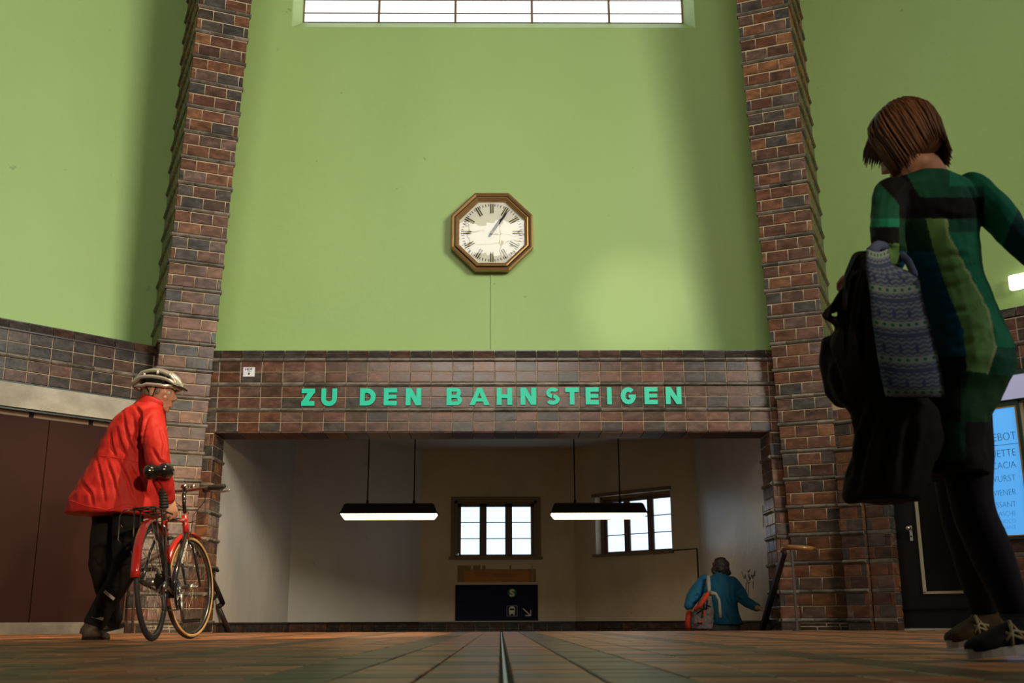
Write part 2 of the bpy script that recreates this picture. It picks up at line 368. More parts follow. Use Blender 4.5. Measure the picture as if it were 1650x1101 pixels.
# ------------------------------------------------------------------ left and right walls (green above the tiled dado)
def wall45(side, z0, z1, off, name, mat, s0, s1, thick=0.25):
    """vertical slab on the 45 degree plane; s = distance from the back corner along the wall"""
    if side < 0: P = Vector((-3.78, 12.43, 0)); u = Vector((-1, -1, 0))/math.sqrt(2); out = Vector((-1, 1, 0))/math.sqrt(2)
    else: P = Vector((3.47, 12.43, 0)); u = Vector((1, -1, 0))/math.sqrt(2); out = Vector((1, 1, 0))/math.sqrt(2)
    mb = MB(); v = []
    for (s, o_) in ((s0, off), (s1, off), (s1, off+thick), (s0, off+thick)):
        q_ = P+u*s+out*o_; v.append(q_)
    vv = [Vector((p.x, p.y, z0)) for p in v]+[Vector((p.x, p.y, z1)) for p in v]
    mb.add(vv, [(0,3,2,1),(4,5,6,7),(0,1,5,4),(1,2,6,5),(2,3,7,6),(3,0,4,7)])
    return mb, P, u, out
for side, nm in ((-1, 'wall_left'), (1, 'wall_right')):
    mb, P, u, out = wall45(side, ZT-0.05, GZ, 0.70, nm, M['green'], -0.9, 7.6)
    m2, *_ = wall45(side, 3.11, ZT-0.012, 0.12, nm, M['green'], -0.6, 7.6, 0.63); mb.add(m2.v, m2.f)
    if side > 0: WR = structure(mb.build(nm, M['green']))
    else: WL = structure(mb.build(nm, M['green']))
# ------------------------------------------------------------------ lintel over the stair opening
lintel = empty('tiled_lintel', (X0, YW, 2.23), 'dark glazed tile lintel across the back wall carrying the turquoise lettering', 'lintel')
lx0, lx1 = -3.52, 3.34
mb = MB(); mb.box(lx0, YW+0.007, 2.245, lx1, 12.90, 3.10); mb.box(lx0, YW+0.058, 3.09, lx1, 12.56, 3.206); part_local(mb.build('mortar_core', M['mortar'], lintel))
joints = [lx0]; x = -3.033-0.2475*2
while x < lx1:
    if x > lx0+0.02: joints.append(x)
    x += 0.2475
joints.append(lx1)
jx = [j_-lx0 for j_ in joints]
ROWS = [(2.232, 0.120, 'brick'), (2.352, 0.115, 'brick'), (2.468, 0.048, 'trim'), (2.517, 0.127, 'brick'), (2.644, 0.127, 'brick'), (2.772, 0.048, 'trim'),
        (2.821, 0.127, 'brick'), (2.948, 0.124, 'brick'), (3.068, 0.045, 'trim'), (3.112, 0.106, 'splay')]
for z, h, k_ in ROWS:
    course(lintel, (lx0, YW), 0, z, h, jx, k_, {'brick': 'tile', 'trim': 'trim_tile', 'splay': 'coping_tile'}[k_], LPAL if k_ == 'brick' else (TPAL if k_ == 'trim' else DPAL))
sf = MB()
for a, b in zip(joints[:-1], joints[1:]):
    sf.box(a+0.004, YW+0.012, 2.226, b-0.004, 12.895, 2.24)
o = part_local(sf.build('soffit_tiles', M['soffit'], lintel)); tag(o, kind='stuff')
# ------------------------------------------------------------------ jambs of the opening
def jamb(side, label):
    x_out = (3.34, -3.52)[side < 0]; x_in = (3.125, -3.298)[side < 0]
    xa, xb = min(x_out, x_in), max(x_out, x_in)
    t = empty('tiled_jamb', ((xa+xb)/2, YW, 0), label, 'jamb')
    m = MB(); m.box(xa+0.007, YW+0.007, -2.5, xb-0.007, 12.9, 2.228); part_local(m.build('mortar_core', M['mortar'], t))
    p = 0.3045; z = 0.085; k = 0
    course(t, (xa, YW), 0, 0.0, 0.085, [0, xb-xa], 'brick', 'brick', DPAL)
    def reveal(z, h, kind, ys, nm, pal):
        # face looking towards the opening
        if side > 0: course(t, (x_in, 12.90), -PI/2, z, h, ys, kind, nm, pal)
        else: course(t, (x_in, YW), PI/2, z, h, ys, kind, nm, pal)
    reveal(0, 0.085, 'brick', [0, .23, .47], 'brick', DPAL)
    while z < 2.2:
        course(t, (xa, YW), 0, z, 0.045, [0, xb-xa], 'trim', 'trim_brick', TPAL); reveal(z, 0.045, 'trim', [0, .235, .47], 'trim_brick', TPAL)
        if k == 7: break
        for r_ in range(2):
            h = (p-0.045)/2; zz = z+0.045+r_*h
            fx = [0, xb-xa] if r_ == 0 else ([0, xb-xa-0.045, xb-xa] if side < 0 else [0, 0.045, xb-xa])
            course(t, (xa, YW), 0, zz, min(h, 2.226-zz), fx, 'brick', 'brick', PAL)
            reveal(zz, min(h, 2.226-zz), 'brick', [0, .235, .47] if r_ == 0 else [0, .12, .35, .47], 'brick', PAL)
        z += p; k += 1
jamb(1, 'narrow glazed brick jamb at the right end of the stair opening')
jamb(-1, 'narrow glazed brick jamb at the left end of the stair opening')
# ------------------------------------------------------------------ leaning brick pillars
def pillar(side, label):
    p = 0.31; z0 = 0.085; W = 0.61
    def corner(z):   # left front corner seen from the hall
        if side > 0: return Vector((3.330-0.0605*z, 12.485-0.0985*z, z)) if z > -1 else None
        xi = -(3.500-0.0655*z); yi = 12.50-0.0945*z
        return Vector((xi-W*math.cos(A23), yi-W*math.sin(A23), z))
    ang = -A23 if side > 0 else A23
    u = Vector((math.cos(ang), math.sin(ang), 0)); inn = Vector((-math.sin(ang), math.cos(ang), 0))
    c0 = corner(0); t = empty('brick_pillar', (c0.x+u.x*W/2, c0.y+u.y*W/2, 0), label, 'pillar')
    core = MB(); vs = []; Z = [0, 4.2, 8.9]
    for z in Z:
        c = corner(z); e = 0.006
        for (a, b) in ((e, e), (W-e, e), (W-e, 2.6), (e, 2.6)): vs.append(c+u*a+inn*b)
    f = [(0, 3, 2, 1), (8, 9, 10, 11)]
    for i_ in range(2):
        for k in range(4): f.append((i_*4+k, i_*4+(k+1) % 4, (i_+1)*4+(k+1) % 4, (i_+1)*4+k))
    core.add(vs, f); part_local(core.build('mortar_core', M['mortar'], t))
    sideb = MB(); z = 0; k = 0
    def side_course(z, h, kind, shift):
        c = corner(z)
        L = 2.5; ds = [0]
        s = 0.12 if shift else 0.25
        while s < L: ds.append(s); s += 0.25
        ds.append(L)
        if side > 0: course(None, ((c+u*W).x, (c+u*W).y), ang+PI/2, z, h, ds, kind, mb=sideb)
        else:
            q_ = c+inn*L; course(None, (q_.x, q_.y), ang-PI/2, z, h, [L-d_ for d_ in reversed(ds)], kind, mb=sideb)
    c = corner(0); course(t, c, ang, 0, 0.04, [0, .2, .45, W], 'brick', 'brick', DPAL); course(t, c, ang, 0.04, 0.045, [0, .3, .44, W], 'brick', 'brick', DPAL)
    side_course(0, 0.085, 'brick', 0)
    z = z0
    while z < 8.5:
        c = corner(z)
        course(t, c, ang, z, 0.045, [-0.012, .18, .43, W+0.012], 'trim', 'trim_brick', TPAL); side_course(z, 0.045, 'trim', 0)
        h = (p-0.045)/2
        # two courses above this trim: lower one with slim corner closers, upper with three bricks
        c = corner(z+0.045+h/2); course(t, c, ang, z+0.045, h, [0, .055, .305, .555, W], 'brick', 'brick', PAL); side_course(z+0.045, h, 'brick', 1)
        c = corner(z+0.045+h*1.5); course(t, c, ang, z+0.045+h, h, [0, .18, .43, W], 'brick', 'brick', PAL); side_course(z+0.045+h, h, 'brick', 0)
        z += p
    o = part_local(sideb.build('side_bricks', M['brick_stuff'], t, raw=True)); tag(o, kind='stuff')
    return t
pillar(-1, 'leaning glazed brick pillar left of the green clock wall, behind the cyclist')
pillar(1, 'leaning glazed brick pillar right of the green clock wall, by the wooden handrail end')
# ------------------------------------------------------------------ left wall: tiled dado, concrete beam, brown panel
PL = Vector((-3.78, 12.43, 0)); UL = Vector((-1, -1, 0))/math.sqrt(2)
PR = Vector((3.47, 12.43, 0)); UR = Vector((1, -1, 0))/math.sqrt(2)
OL = Vector((-1, 1, 0))/math.sqrt(2); OR = Vector((1, 1, 0))/math.sqrt(2)
def slab(P, u, out, s0, s1, o0, o1, z0, z1):
    mb = MB(); v = [P+u*s+out*o_ for (s, o_) in ((s0, o0), (s1, o0), (s1, o1), (s0, o1))]
    mb.add([Vector((p.x, p.y, z0)) for p in v]+[Vector((p.x, p.y, z1)) for p in v], [(0,3,2,1),(4,5,6,7),(0,1,5,4),(1,2,6,5),(2,3,7,6),(3,0,4,7)])
    return mb
LEN = 4.0
dado = empty('tiled_wall_band', PL+UL*2+Vector((0, 0, 2.55)), 'band of dark glazed tiles on the left wall above the concrete beam', 'tile band')
m = slab(PL, UL, OL, -0.3, LEN, 0.007, 0.30, 2.56, 3.1); m2 = slab(PL, UL, OL, -0.3, LEN, 0.058, 0.15, 3.09, 3.206); m.add(m2.v, m2.f); part_local(m.build('mortar_core', M['mortar'], dado))
P_ = PL+UL*LEN
nj = int(LEN/0.2180)
# joints measured from the corner: first at .143 then every .2485
s = 1.2374; js = []
while s > -0.25: js.append(s); s -= 0.2345
s = 1.2374+0.2345
while s < LEN: js.append(s); s += 0.2345
js = sorted(js); xsL = [0]+[LEN-s for s in reversed(js) if s < LEN-0.02]+[LEN+0.3]
RW = [(2.555, 0.122, 'brick'), (2.677, 0.122, 'brick'), (2.800, 0.048, 'trim'), (2.849, 0.123, 'brick'), (2.972, 0.123, 'brick'), (3.112, 0.106, 'splay')]
for z, h, k_ in RW: course(dado, P_, A45, z, h, xsL, k_, {'brick': 'tile', 'trim': 'trim_tile', 'splay': 'coping_tile'}[k_], DPAL+DPAL+LPAL[:1] if k_ == 'brick' else (TPAL if k_ == 'trim' else DPAL))
m = slab(PL, UL, OL, -0.3, LEN, -0.012, 0.05, 3.096, 3.112); part_local(m.build('dark_fillet', M['rail_dark'], dado))
m = slab(PL, UL, OL, -0.2, LEN, -0.02, 0.3, 2.285, 2.535)
tag(m.build('concrete_beam', M['concrete']), 'pale stained concrete beam across the left wall over the brown panel', 'beam')
m = slab(PL, UL, OL, -0.2, LEN, 0.0, 0.3, 2.535, 2.556); m2 = slab(PL, UL, OL, -0.2, LEN, 0.01, 0.3, 2.262, 2.286); m.add(m2.v, m2.f)
structure(m.build('trim_1', M['dark_green']))
pan = structure(empty('door_1', PL+UL*1.9))
s = 0.36; k = 0
for wdt in (1.02, 1.02, 1.02):
    m = slab(PL, UL, OL, s+0.004, s+wdt-0.004, 0.09, 0.14, 0.115, 2.215); part_local(m.build('leaf', M['brown_panel'], pan)); s += wdt
m = slab(PL, UL, OL, 0.36, LEN, 0.10, 0.14, 2.215, 2.262)
part_local(m.build('top_rail', M['wood'], pan))
for s in (0.9, 1.55, 2.2):
    m = slab(PL, UL, OL, s, s+0.05, 0.095, 0.13, 2.216, 2.262); part_local(m.build('bracket', M['blackmat'], pan))
m = slab(PL, UL, OL, 0.2, LEN, 0.12, 0.4, 0, 2.3); structure(m.build('wall_left_backing', M['brown_panel']))
m = slab(PL, UL, OL, 0.36, LEN, 0.03, 0.3, -0.01, 0.115); structure(m.build('baseboard_left', M['grey_plinth']))
# brick return beside the left pillar
def brick_pier(P, u, out, side, s0, s1, off, z1, label, par=None):
    t = empty('brick_pier', P+u*(s0+s1)/2, label, 'pier') if par is None else par
    mbb = slab(P, u, out, s0+0.005, s1-0.014, off+0.01, off+0.15, 0, z1); part_local(mbb.build('mortar_core', M['mortar'], t))
    w_ = s1-s0
    if side > 0: Q = P+u*s0+out*off; ang = -A45
    else: Q = P+u*s1+out*off; ang = A45
    course(t, Q, ang, 0, 0.085, [0, w_*.45, w_], 'brick', 'brick', DPAL)
    z = 0.085; k = 0
    while z < z1-0.05:
        course(t, Q, ang, z, 0.045, [0, w_*.5, w_] if w_ > 0.3 else [0, w_], 'trim' if k % 1 == 0 and off < 0 else 'brick', 'trim_brick', TPAL)
        h = 0.131
        for r_ in range(2):
            zz = z+0.045+r_*h
            if zz+h > z1: break
            x_ = ([0, .25, w_] if w_ > 0.3 else [0, .075, w_]) if r_ == 0 else ([0, .06, w_-.055, w_] if w_ > 0.3 else [0, w_-.06, w_])
            course(t, Q, ang, zz, h, x_, 'brick', 'brick', PAL)
        z += 0.307; k += 1
    if off < 0:
        Q2 = P+u*s1+out*off if side > 0 else P+u*s1+out*0.0
        zz = 0.0
        for h_ in [0.085]+[0.045, .131, .131]*8:
            if zz+h_ > z1: break
            course(t, Q2, A45 if side > 0 else -A45, zz, h_, [0, -off], 'brick', 'brick', PAL, d=.01); zz += h_
    return t
brick_pier(PL, UL, OL, -1, 0.14, 0.38, -0.02, 2.26, 'narrow glazed brick pier between the brown panel and the left pillar')
# ------------------------------------------------------------------ right wall
def on_wall(px, py, P, u, out, off=0.0):
    d = ROT @ Vector(((px-825)/FPX, -(py-550.5)/FPX, -1.0)); P0 = P+out*off
    t = (P0-CAM).dot(out)/d.dot(out); q_ = CAM+d*t
    return (q_-P).dot(u), q_.z
def sR(px, py=1000, off=0.0): return on_wall(px, py, PR, UR, OR, off)[0]
s1, s2, s3, s4, s5 = sR(1370), sR(1404, off=-.06), sR(1409), sR(1447), sR(1462)
brick_pier(PR, UR, OR, 1, s1, s2, -0.06, 2.50, 'glazed brick pier beside the right pillar with ledge courses')
pt = brick_pier(PR, UR, OR, 1, s2, s4, 0.0, 2.50, 'flat glazed brick pier right next to the black door')
m = slab(PR, UR, OR, s1, s4-.02, 0.03, 0.3, 0, 2.55); structure(m.build('wall_right_backing', M['blackmat']))
rv = MB()   # reveal of the pier towards the door
z = 0
Q = PR+UR*s4
for z_, h_ in [(0.0, .085)]+[(0.085+0.307*i+a, b) for i in range(8) for a, b in ((0, .045), (.045, .131), (.176, .131))]:
    if z_+h_ < 2.5: course(None, (Q.x, Q.y), A45, z_, h_, [0, 0.15], 'brick', mb=rv)
tag(part_local(rv.build('reveal_bricks', M['brick_stuff'], pt)), kind='stuff')
dr = structure(empty('door_2', PR+UR*(s4+0.4)))
dw0, dw1 = s4+0.0, s4+0.78
for (a, b, c, d_, nm) in ((dw0, dw1, 0.02, 2.08, 'leaf'),):
    part_local(slab(PR, UR, OR, a, b, 0.15, 0.2, c, d_).build(nm, M['black'], dr))
ti, tz = on_wall(1489, 957, PR, UR, OR, 0.14)
tiR = dw1-0.06
tr = slab(PR, UR, OR, ti-0.002, ti+0.028, 0.125, 0.16, tz-0.005, 1.95)
m2 = slab(PR, UR, OR, ti, tiR, 0.125, 0.16, tz-0.005, tz+0.022); tr.add(m2.v, m2.f)
m2 = slab(PR, UR, OR, tiR-0.028, tiR, 0.125, 0.16, tz-0.005, 1.95); tr.add(m2.v, m2.f)
m2 = slab(PR, UR, OR, ti, tiR, 0.125, 0.16, 1.925, 1.95); tr.add(m2.v, m2.f)
part_local(tr.build('glazing_trim', M['beige_trim'], dr))
part_local(slab(PR, UR, OR, ti+.03, tiR-.03, 0.14, 0.16, tz+0.02, 1.93).build('door_panel', M['blackmat'], dr))
part_local(slab(PR, UR, OR, dw0, dw1, 0.13, 0.2, 0.0, 0.018).build('threshold', M['beige_trim'], dr))
part_local(slab(PR, UR, OR, dw0, dw1, 0.12, 0.16, 0.21, 0.225).build('kick_rail', M['blackmat'], dr))
hs, hz = on_wall(1468, 858, PR, UR, OR, 0.13)
hp = PR+UR*hs+OR*0.135
pl = slab(PR, UR, OR, hs-0.016, hs+0.016, 0.128, 0.151, hz-0.09, hz+0.07); plo = part_local(pl.build('handle_plate', M['chrome'], dr))
kb = MB(); kb.cyl(hp+Vector((0, 0, hz+0.04)), hp-OR*0.06+Vector((0, 0, hz+0.04)), 0.012); kb.ell(hp-OR*0.07+Vector((0, 0, hz+0.04)), (0.027, 0.027, 0.027))
part_local(kb.build('door_knob', M['chrome'], dr))
kb = MB(); kb.cyl(hp+Vector((0, 0, hz-0.045)), hp-OR*0.012+Vector((0, 0, hz-0.045)), 0.009); part_local(kb.build('lock_cylinder', M['blackmat'], dr))
# brickwork right of and above the door
bw = empty('brick_wall_panel', PR+UR*2.8, 'glazed brick wall around the glowing menu board, right of the black door', 'brick wall')
part_local(slab(PR, UR, OR, dw1, 4.2, 0.007, 0.3, 0, 2.55).build('mortar_core', M['mortar'], bw))
mn0, mn1 = on_wall(1546, 700, PR, UR, OR)[0], on_wall(1648, 700, PR, UR, OR)[0]
mz0 = on_wall(1648, 864, PR, UR, OR)[1]; mz1 = on_wall(1640, 651, PR, UR, OR)[1]
z = 0.0
def brow(z, h, kind, off, nm, pal):
    segs = [(dw1, 4.0)] if z+h < mz0-0.02 or z > mz1 else [(mn1+0.035, 4.0)]
    for a, b in segs:
        xs_ = [0]; x = off
        while x < b-a: 
            if x > 0.02: xs_.append(x)
            x += 0.25
        xs_.append(b-a); Q = PR+UR*a
        course(bw, (Q.x, Q.y), -A45, z, h, xs_, kind, nm, pal)
brow(0, .085, 'brick', .1, 'brick', DPAL); z = 0.085
while z < 2.2:
    brow(z, .045, 'brick', .2, 'trim_brick', TPAL); brow(z+.045, .131, 'brick', .12, 'brick', PAL); brow(z+.176, .131, 'brick', .24, 'brick', PAL); z += .307
part_local(slab(PR, UR, OR, dw0-.02, dw1+.01, 0.0, 0.2, 2.08, 2.56).build('door_head', M['blackmat'], bw))
# tiled band
band = empty('tiled_wall_band', PR+UR*2+Vector((0, 0, 2.55)), 'band of dark glazed tiles on the right wall above the menu board', 'tile band')
m = slab(PR, UR, OR, -0.3, LEN, 0.007, 0.30, 2.56, 3.1); m2 = slab(PR, UR, OR, -0.3, LEN, 0.058, 0.15, 3.09, 3.206); m.add(m2.v, m2.f); part_local(m.build('mortar_core', M['mortar'], band))
xs_ = [0, .12]; 
while xs_[-1] < LEN: xs_.append(xs_[-1]+0.2475)
for z_, h_, k_ in RW:
    Q = PR-UR*0.05; course(band, (Q.x, Q.y), -A45, z_, h_, xs_, k_, {'brick': 'tile', 'trim': 'trim_tile', 'splay': 'coping_tile'}[k_], DPAL+LPAL[:2] if k_ == 'brick' else (TPAL if k_ == 'trim' else DPAL))
# menu board
def frame_on(P, u, out, pts):   # matrix whose x runs along the wall, z out of it
    return None
def wall_matrix(P, u, out, s, z, off):
    n = -out; o_ = P+u*s+out*off; return Matrix(((u.x, 0, n.x, o_.x), (u.y, 0, n.y, o_.y), (0, 1, 0, z), (0, 0, 0, 1)))
def text_mesh(name, s, size, mat, parent, Mx, extrude=0.001, offset=0.0, xscale=1.0, align='LEFT'):
    c = bpy.data.curves.new(name, 'FONT'); c.body = s; c.size = size; c.extrude = extrude; c.offset = offset; c.align_x = align; c.resolution_u = 3
    o = bpy.data.objects.new(name, c); C.objects.link(o)
    dg = bpy.context.evaluated_depsgraph_get(); me = bpy.data.meshes.new_from_object(o.evaluated_get(dg)); bpy.data.objects.remove(o)
    me.transform(Mx @ Matrix.Diagonal((xscale, 1, 1, 1))); me.materials.clear(); me.materials.append(mat)
    o = bpy.data.objects.new(name, me); C.objects.link(o)
    if parent: o.parent = parent; part_local(o)
    return o
menu = empty('menu_board', PR+UR*(mn0+mn1)/2+Vector((0, 0, mz0)), 'glowing blue backlit menu board with handwritten food names on the right wall', 'menu board')
M['menu_blue'] = emis('backlit_blue_panel', (0.07, 0.36, 0.85), 0.85, (0.1, 0.3, 0.5))
M['menu_ink'] = simple('dark_blue_marker', (0.02, 0.11, 0.22), 0.6)
M['gold'] = simple('gold_frame', (0.5, 0.25, 0.06), 0.35, metal=0.6)
M['lav'] = emis('faint_glow_sign_face', (0.6, 0.6, 1.0), 0.22, (0.42, 0.42, 0.60))  # faint lavender glow put into the sign face by emission
part_local(slab(PR, UR, OR, mn0, mn1-0.035, -0.03, 0.0, mz0+0.01, mz1-0.03).build('panel', M['menu_blue'], menu))
fr = MB()
for a, b, c, d_ in ((mn0-.01, mn1-.02, mz1-.03, mz1-.018), (mn0-.01, mn1-.02, mz0, mz0+.012), (mn0-.01, mn0+.002, mz0, mz1-.02), (mn1-.035, mn1-.02, mz0, mz1-.02)):
    m2 = slab(PR, UR, OR, a, b, -0.045, 0.0, c, d_); fr.add(m2.v, m2.f)
part_local(fr.build('gold_frame', M['gold'], menu))
fr = MB()
for a, b, c, d_ in ((mn0-.04, mn1+.0, mz1-.018, mz1+.035), (mn0-.04, mn1, mz0-.03, mz0), (mn1-.02, mn1+.005, mz0, mz1-.018), (mn0-.04, mn0-.01, mz0, mz1-.018)):
    m2 = slab(PR, UR, OR, a, b, -0.04, 0.0, c, d_); fr.add(m2.v, m2.f)
part_local(fr.build('outer_frame', M['dark_green'], menu))
words = [('ANGEBOT', 1541, 712, 1.35), ('BAGUETTE', 1562, 728+10, 1.25), ('FOCCACIA', 1563, 752+5, 1.15), ('BOCKWURST', 1560, 778, 1.1), ('WIENER', 1573, 800, 1.0), ('CROISSANT', 1576, 819, 0.95), ('APFELTASCHE', 1573, 833, 0.8), ('SCHOCO', 1592, 845, 0.7), ('KROKANT', 1596, 855, 0.7)]
for i, (wd, px_, py_, k_) in enumerate(words):
    ss, zz = on_wall(1600, py_, PR, UR, OR, -0.03)
    size = 0.085*k_
    end = on_wall(min(1641, 1641), py_, PR, UR, OR, -0.03)[0]
    o = text_mesh('lettering', wd, size, M['menu_ink'], menu, wall_matrix(PR, UR, OR, end-0.015, zz, -0.032), 0.0006, -0.0022, 0.82, 'RIGHT')
    if i == 0:
        m2 = slab(PR, UR, OR, mn0+.03, end, -0.033, -0.03, zz-0.045, zz-0.041); part_local(m2.build('rule_line', M['menu_ink'], menu))
sb = empty('sign_box', PR+UR*3+Vector((0, 0, 2.3)), 'long pale lavender blank sign box over the blue menu board', 'sign')
part_local(slab(PR, UR, OR, mn0-.1, 4.0, -0.05, 0.05, mz1+0.04, 2.50).build('sign_face', M['lav'], sb))
part_local(slab(PR, UR, OR, mn0-.12, 4.0, -0.06, 0.05, 2.50, 2.545).build('sign_frame', M['dark_green'], sb))
m2 = slab(PR, UR, OR, mn0-.12, 4.0, -0.06, 0.05, mz1+0.035, mz1+0.045); part_local(m2.build('sign_lower_frame', M['dark_green'], sb))
# small steel fittings under the menu board
cs, cz = on_wall(1636, 905, PR, UR, OR); fit = empty('wall_fitting', PR+UR*cs+Vector((0, 0, cz-.1)), 'small steel hinge fitting on the bricks under the menu board', 'fitting')
m2 = slab(PR, UR, OR, cs-.02, cs+.02, -0.03, 0.0, cz-.12, cz+.0); part_local(m2.build('lower_plate', M['chrome'], fit))
m2 = slab(PR, UR, OR, cs-.035, cs-.005, -0.03, 0.0, cz+.03, cz+.12); part_local(m2.build('upper_plate', M['chrome'], fit))
kb = MB(); kb.cyl(PR+UR*cs-OR*0.035+Vector((0, 0, cz-.02)), PR+UR*cs-OR*0.035+Vector((0, 0, cz+.05)), 0.008); part_local(kb.build('pin', M['chrome'], fit))
# wall lamp
ls, lz = on_wall(1624, 456, PR, UR, OR, 0.6)
wl = empty('wall_lamp', PR+UR*(ls+.35)+OR*.7+Vector((0, 0, lz)), 'glowing rectangular frosted wall lamp on the green right wall above the tile band', 'wall lamp')
m = slab(PR, UR, OR, ls, ls+0.62, 0.60, 0.68, lz-0.085, lz+0.085); o = part_local(m.build('diffuser', M['lamp_wall'], wl))
bv = o.modifiers.new('b', 'BEVEL'); bv.width = 0.025; bv.segments = 3
m = slab(PR, UR, OR, ls+.02, ls+0.6, 0.68, 0.70, lz-0.07, lz+0.07); part_local(m.build('back_plate', M['chrome'], wl))
cn = MB(); cn.box(-4.5, -5.4, 3.95, 6.0, 4.7, 4.15); structure(cn.build('overhead_shade_slab', M['plaster_light']))  # unseen slab added overhead to keep the near figure and floor dark
# ------------------------------------------------------------------ front wall with the window mirrored in the clock glass
fw = MB(); fw.box(-9.2, -5.6, 0, 9.2, -5.4, 8.2); fw.box(-9.2, -5.6, 12.1, 9.2, -5.4, 12.6); fw.box(-9.2, -5.6, 8.2, -3, -5.4, 12.1); fw.box(3, -5.6, 8.2, 9.2, -5.4, 12.1)
structure(fw.build('wall_front', M['green']))
w4 = structure(empty('window_2', (0, -5.5, 10.3)))
for a in range(6):
    for b in range(3):
        p = MB(); p.box(-3+a+.03, -5.5, 11.0+b*.35+.02, -3+a+.97, -5.49, 11.0+b*.35+.33); part_local(p.build('pane', M['pane_front'], w4))
p = MB(); p.box(-3, -5.56, 8.2, 3, -5.52, 12.1); part_local(p.build('frame_panel', M['wood_dark'], w4))
# ------------------------------------------------------------------ stair hall behind the opening
XA, XE = -3.30, 3.15; Y1 = 17.43; YC = 19.29; XCL, XCR = -1.415, 1.30
def vwall(name, a, b, z0, z1, mat, holes=None, thick=0.3):
    """a -> b seen left to right from the hall; holes: (s0, s1, z0, z1)"""
    a = Vector((*a, 0)); b = Vector((*b, 0)); u = (b-a).normalized(); inn = Vector((-u.y, u.x, 0)); L = (b-a).length; mb = MB()
    def bx(s0, s1, za, zb):
        v = [a+u*s+inn*o_ for (s, o_) in ((s0, 0), (s1, 0), (s1, thick), (s0, thick))]
        mb.add([Vector((p.x, p.y, za)) for p in v]+[Vector((p.x, p.y, zb)) for p in v], [(0,3,2,1),(4,5,6,7),(0,1,5,4),(1,2,6,5),(2,3,7,6),(3,0,4,7)])
    if holes:
        h = holes; bx(0, h[0], z0, z1); bx(h[1], L, z0, z1); bx(h[0], h[1], z0, h[2]); bx(h[0], h[1], h[3], z1)
    else: bx(0, L, z0, z1)
    return structure(mb.build(name, mat)), a, u, inn
ZB = -2.6; ZC = 3.12
vwall('wall_stair_left', (XA, 12.9), (XA, Y1), ZB, ZC, M['plaster_light'])
vwall('wall_stair_left_diagonal', (XA, Y1), (XCL, YC), ZB, ZC, M['plaster_light'])
wc = vwall('wall_stair_back', (XCL, YC), (XCR, YC), ZB, ZC, M['plaster'], (-0.800-XCL, 0.650-XCL, 1.20, 2.18))
wd_ = vwall('wall_stair_right_diagonal', (XCR, YC), (XE, 17.44), ZB, ZC, M['plaster'], (0.49, 2.095, 1.215, 2.20))
vwall('wall_stair_right', (XE, 17.44), (XE, 12.9), ZB, ZC, M['plaster_light'])
cl = MB(); cl.box(-3.7, 12.91, ZC-.03, 3.5, 19.6, ZC+.02); structure(cl.build('ceiling', M['plaster_light']))
cl = MB(); cl.box(XA-.3, 12.5, -2.7, XE+.3, 19.6, -2.6); structure(cl.build('floor_landing', M['tread']))
cl = MB(); cl.box(-3.6, 12.86, 2.24, 3.4, 12.95, 3.08); structure(cl.build('wall_stair_front', M['plaster_light']))
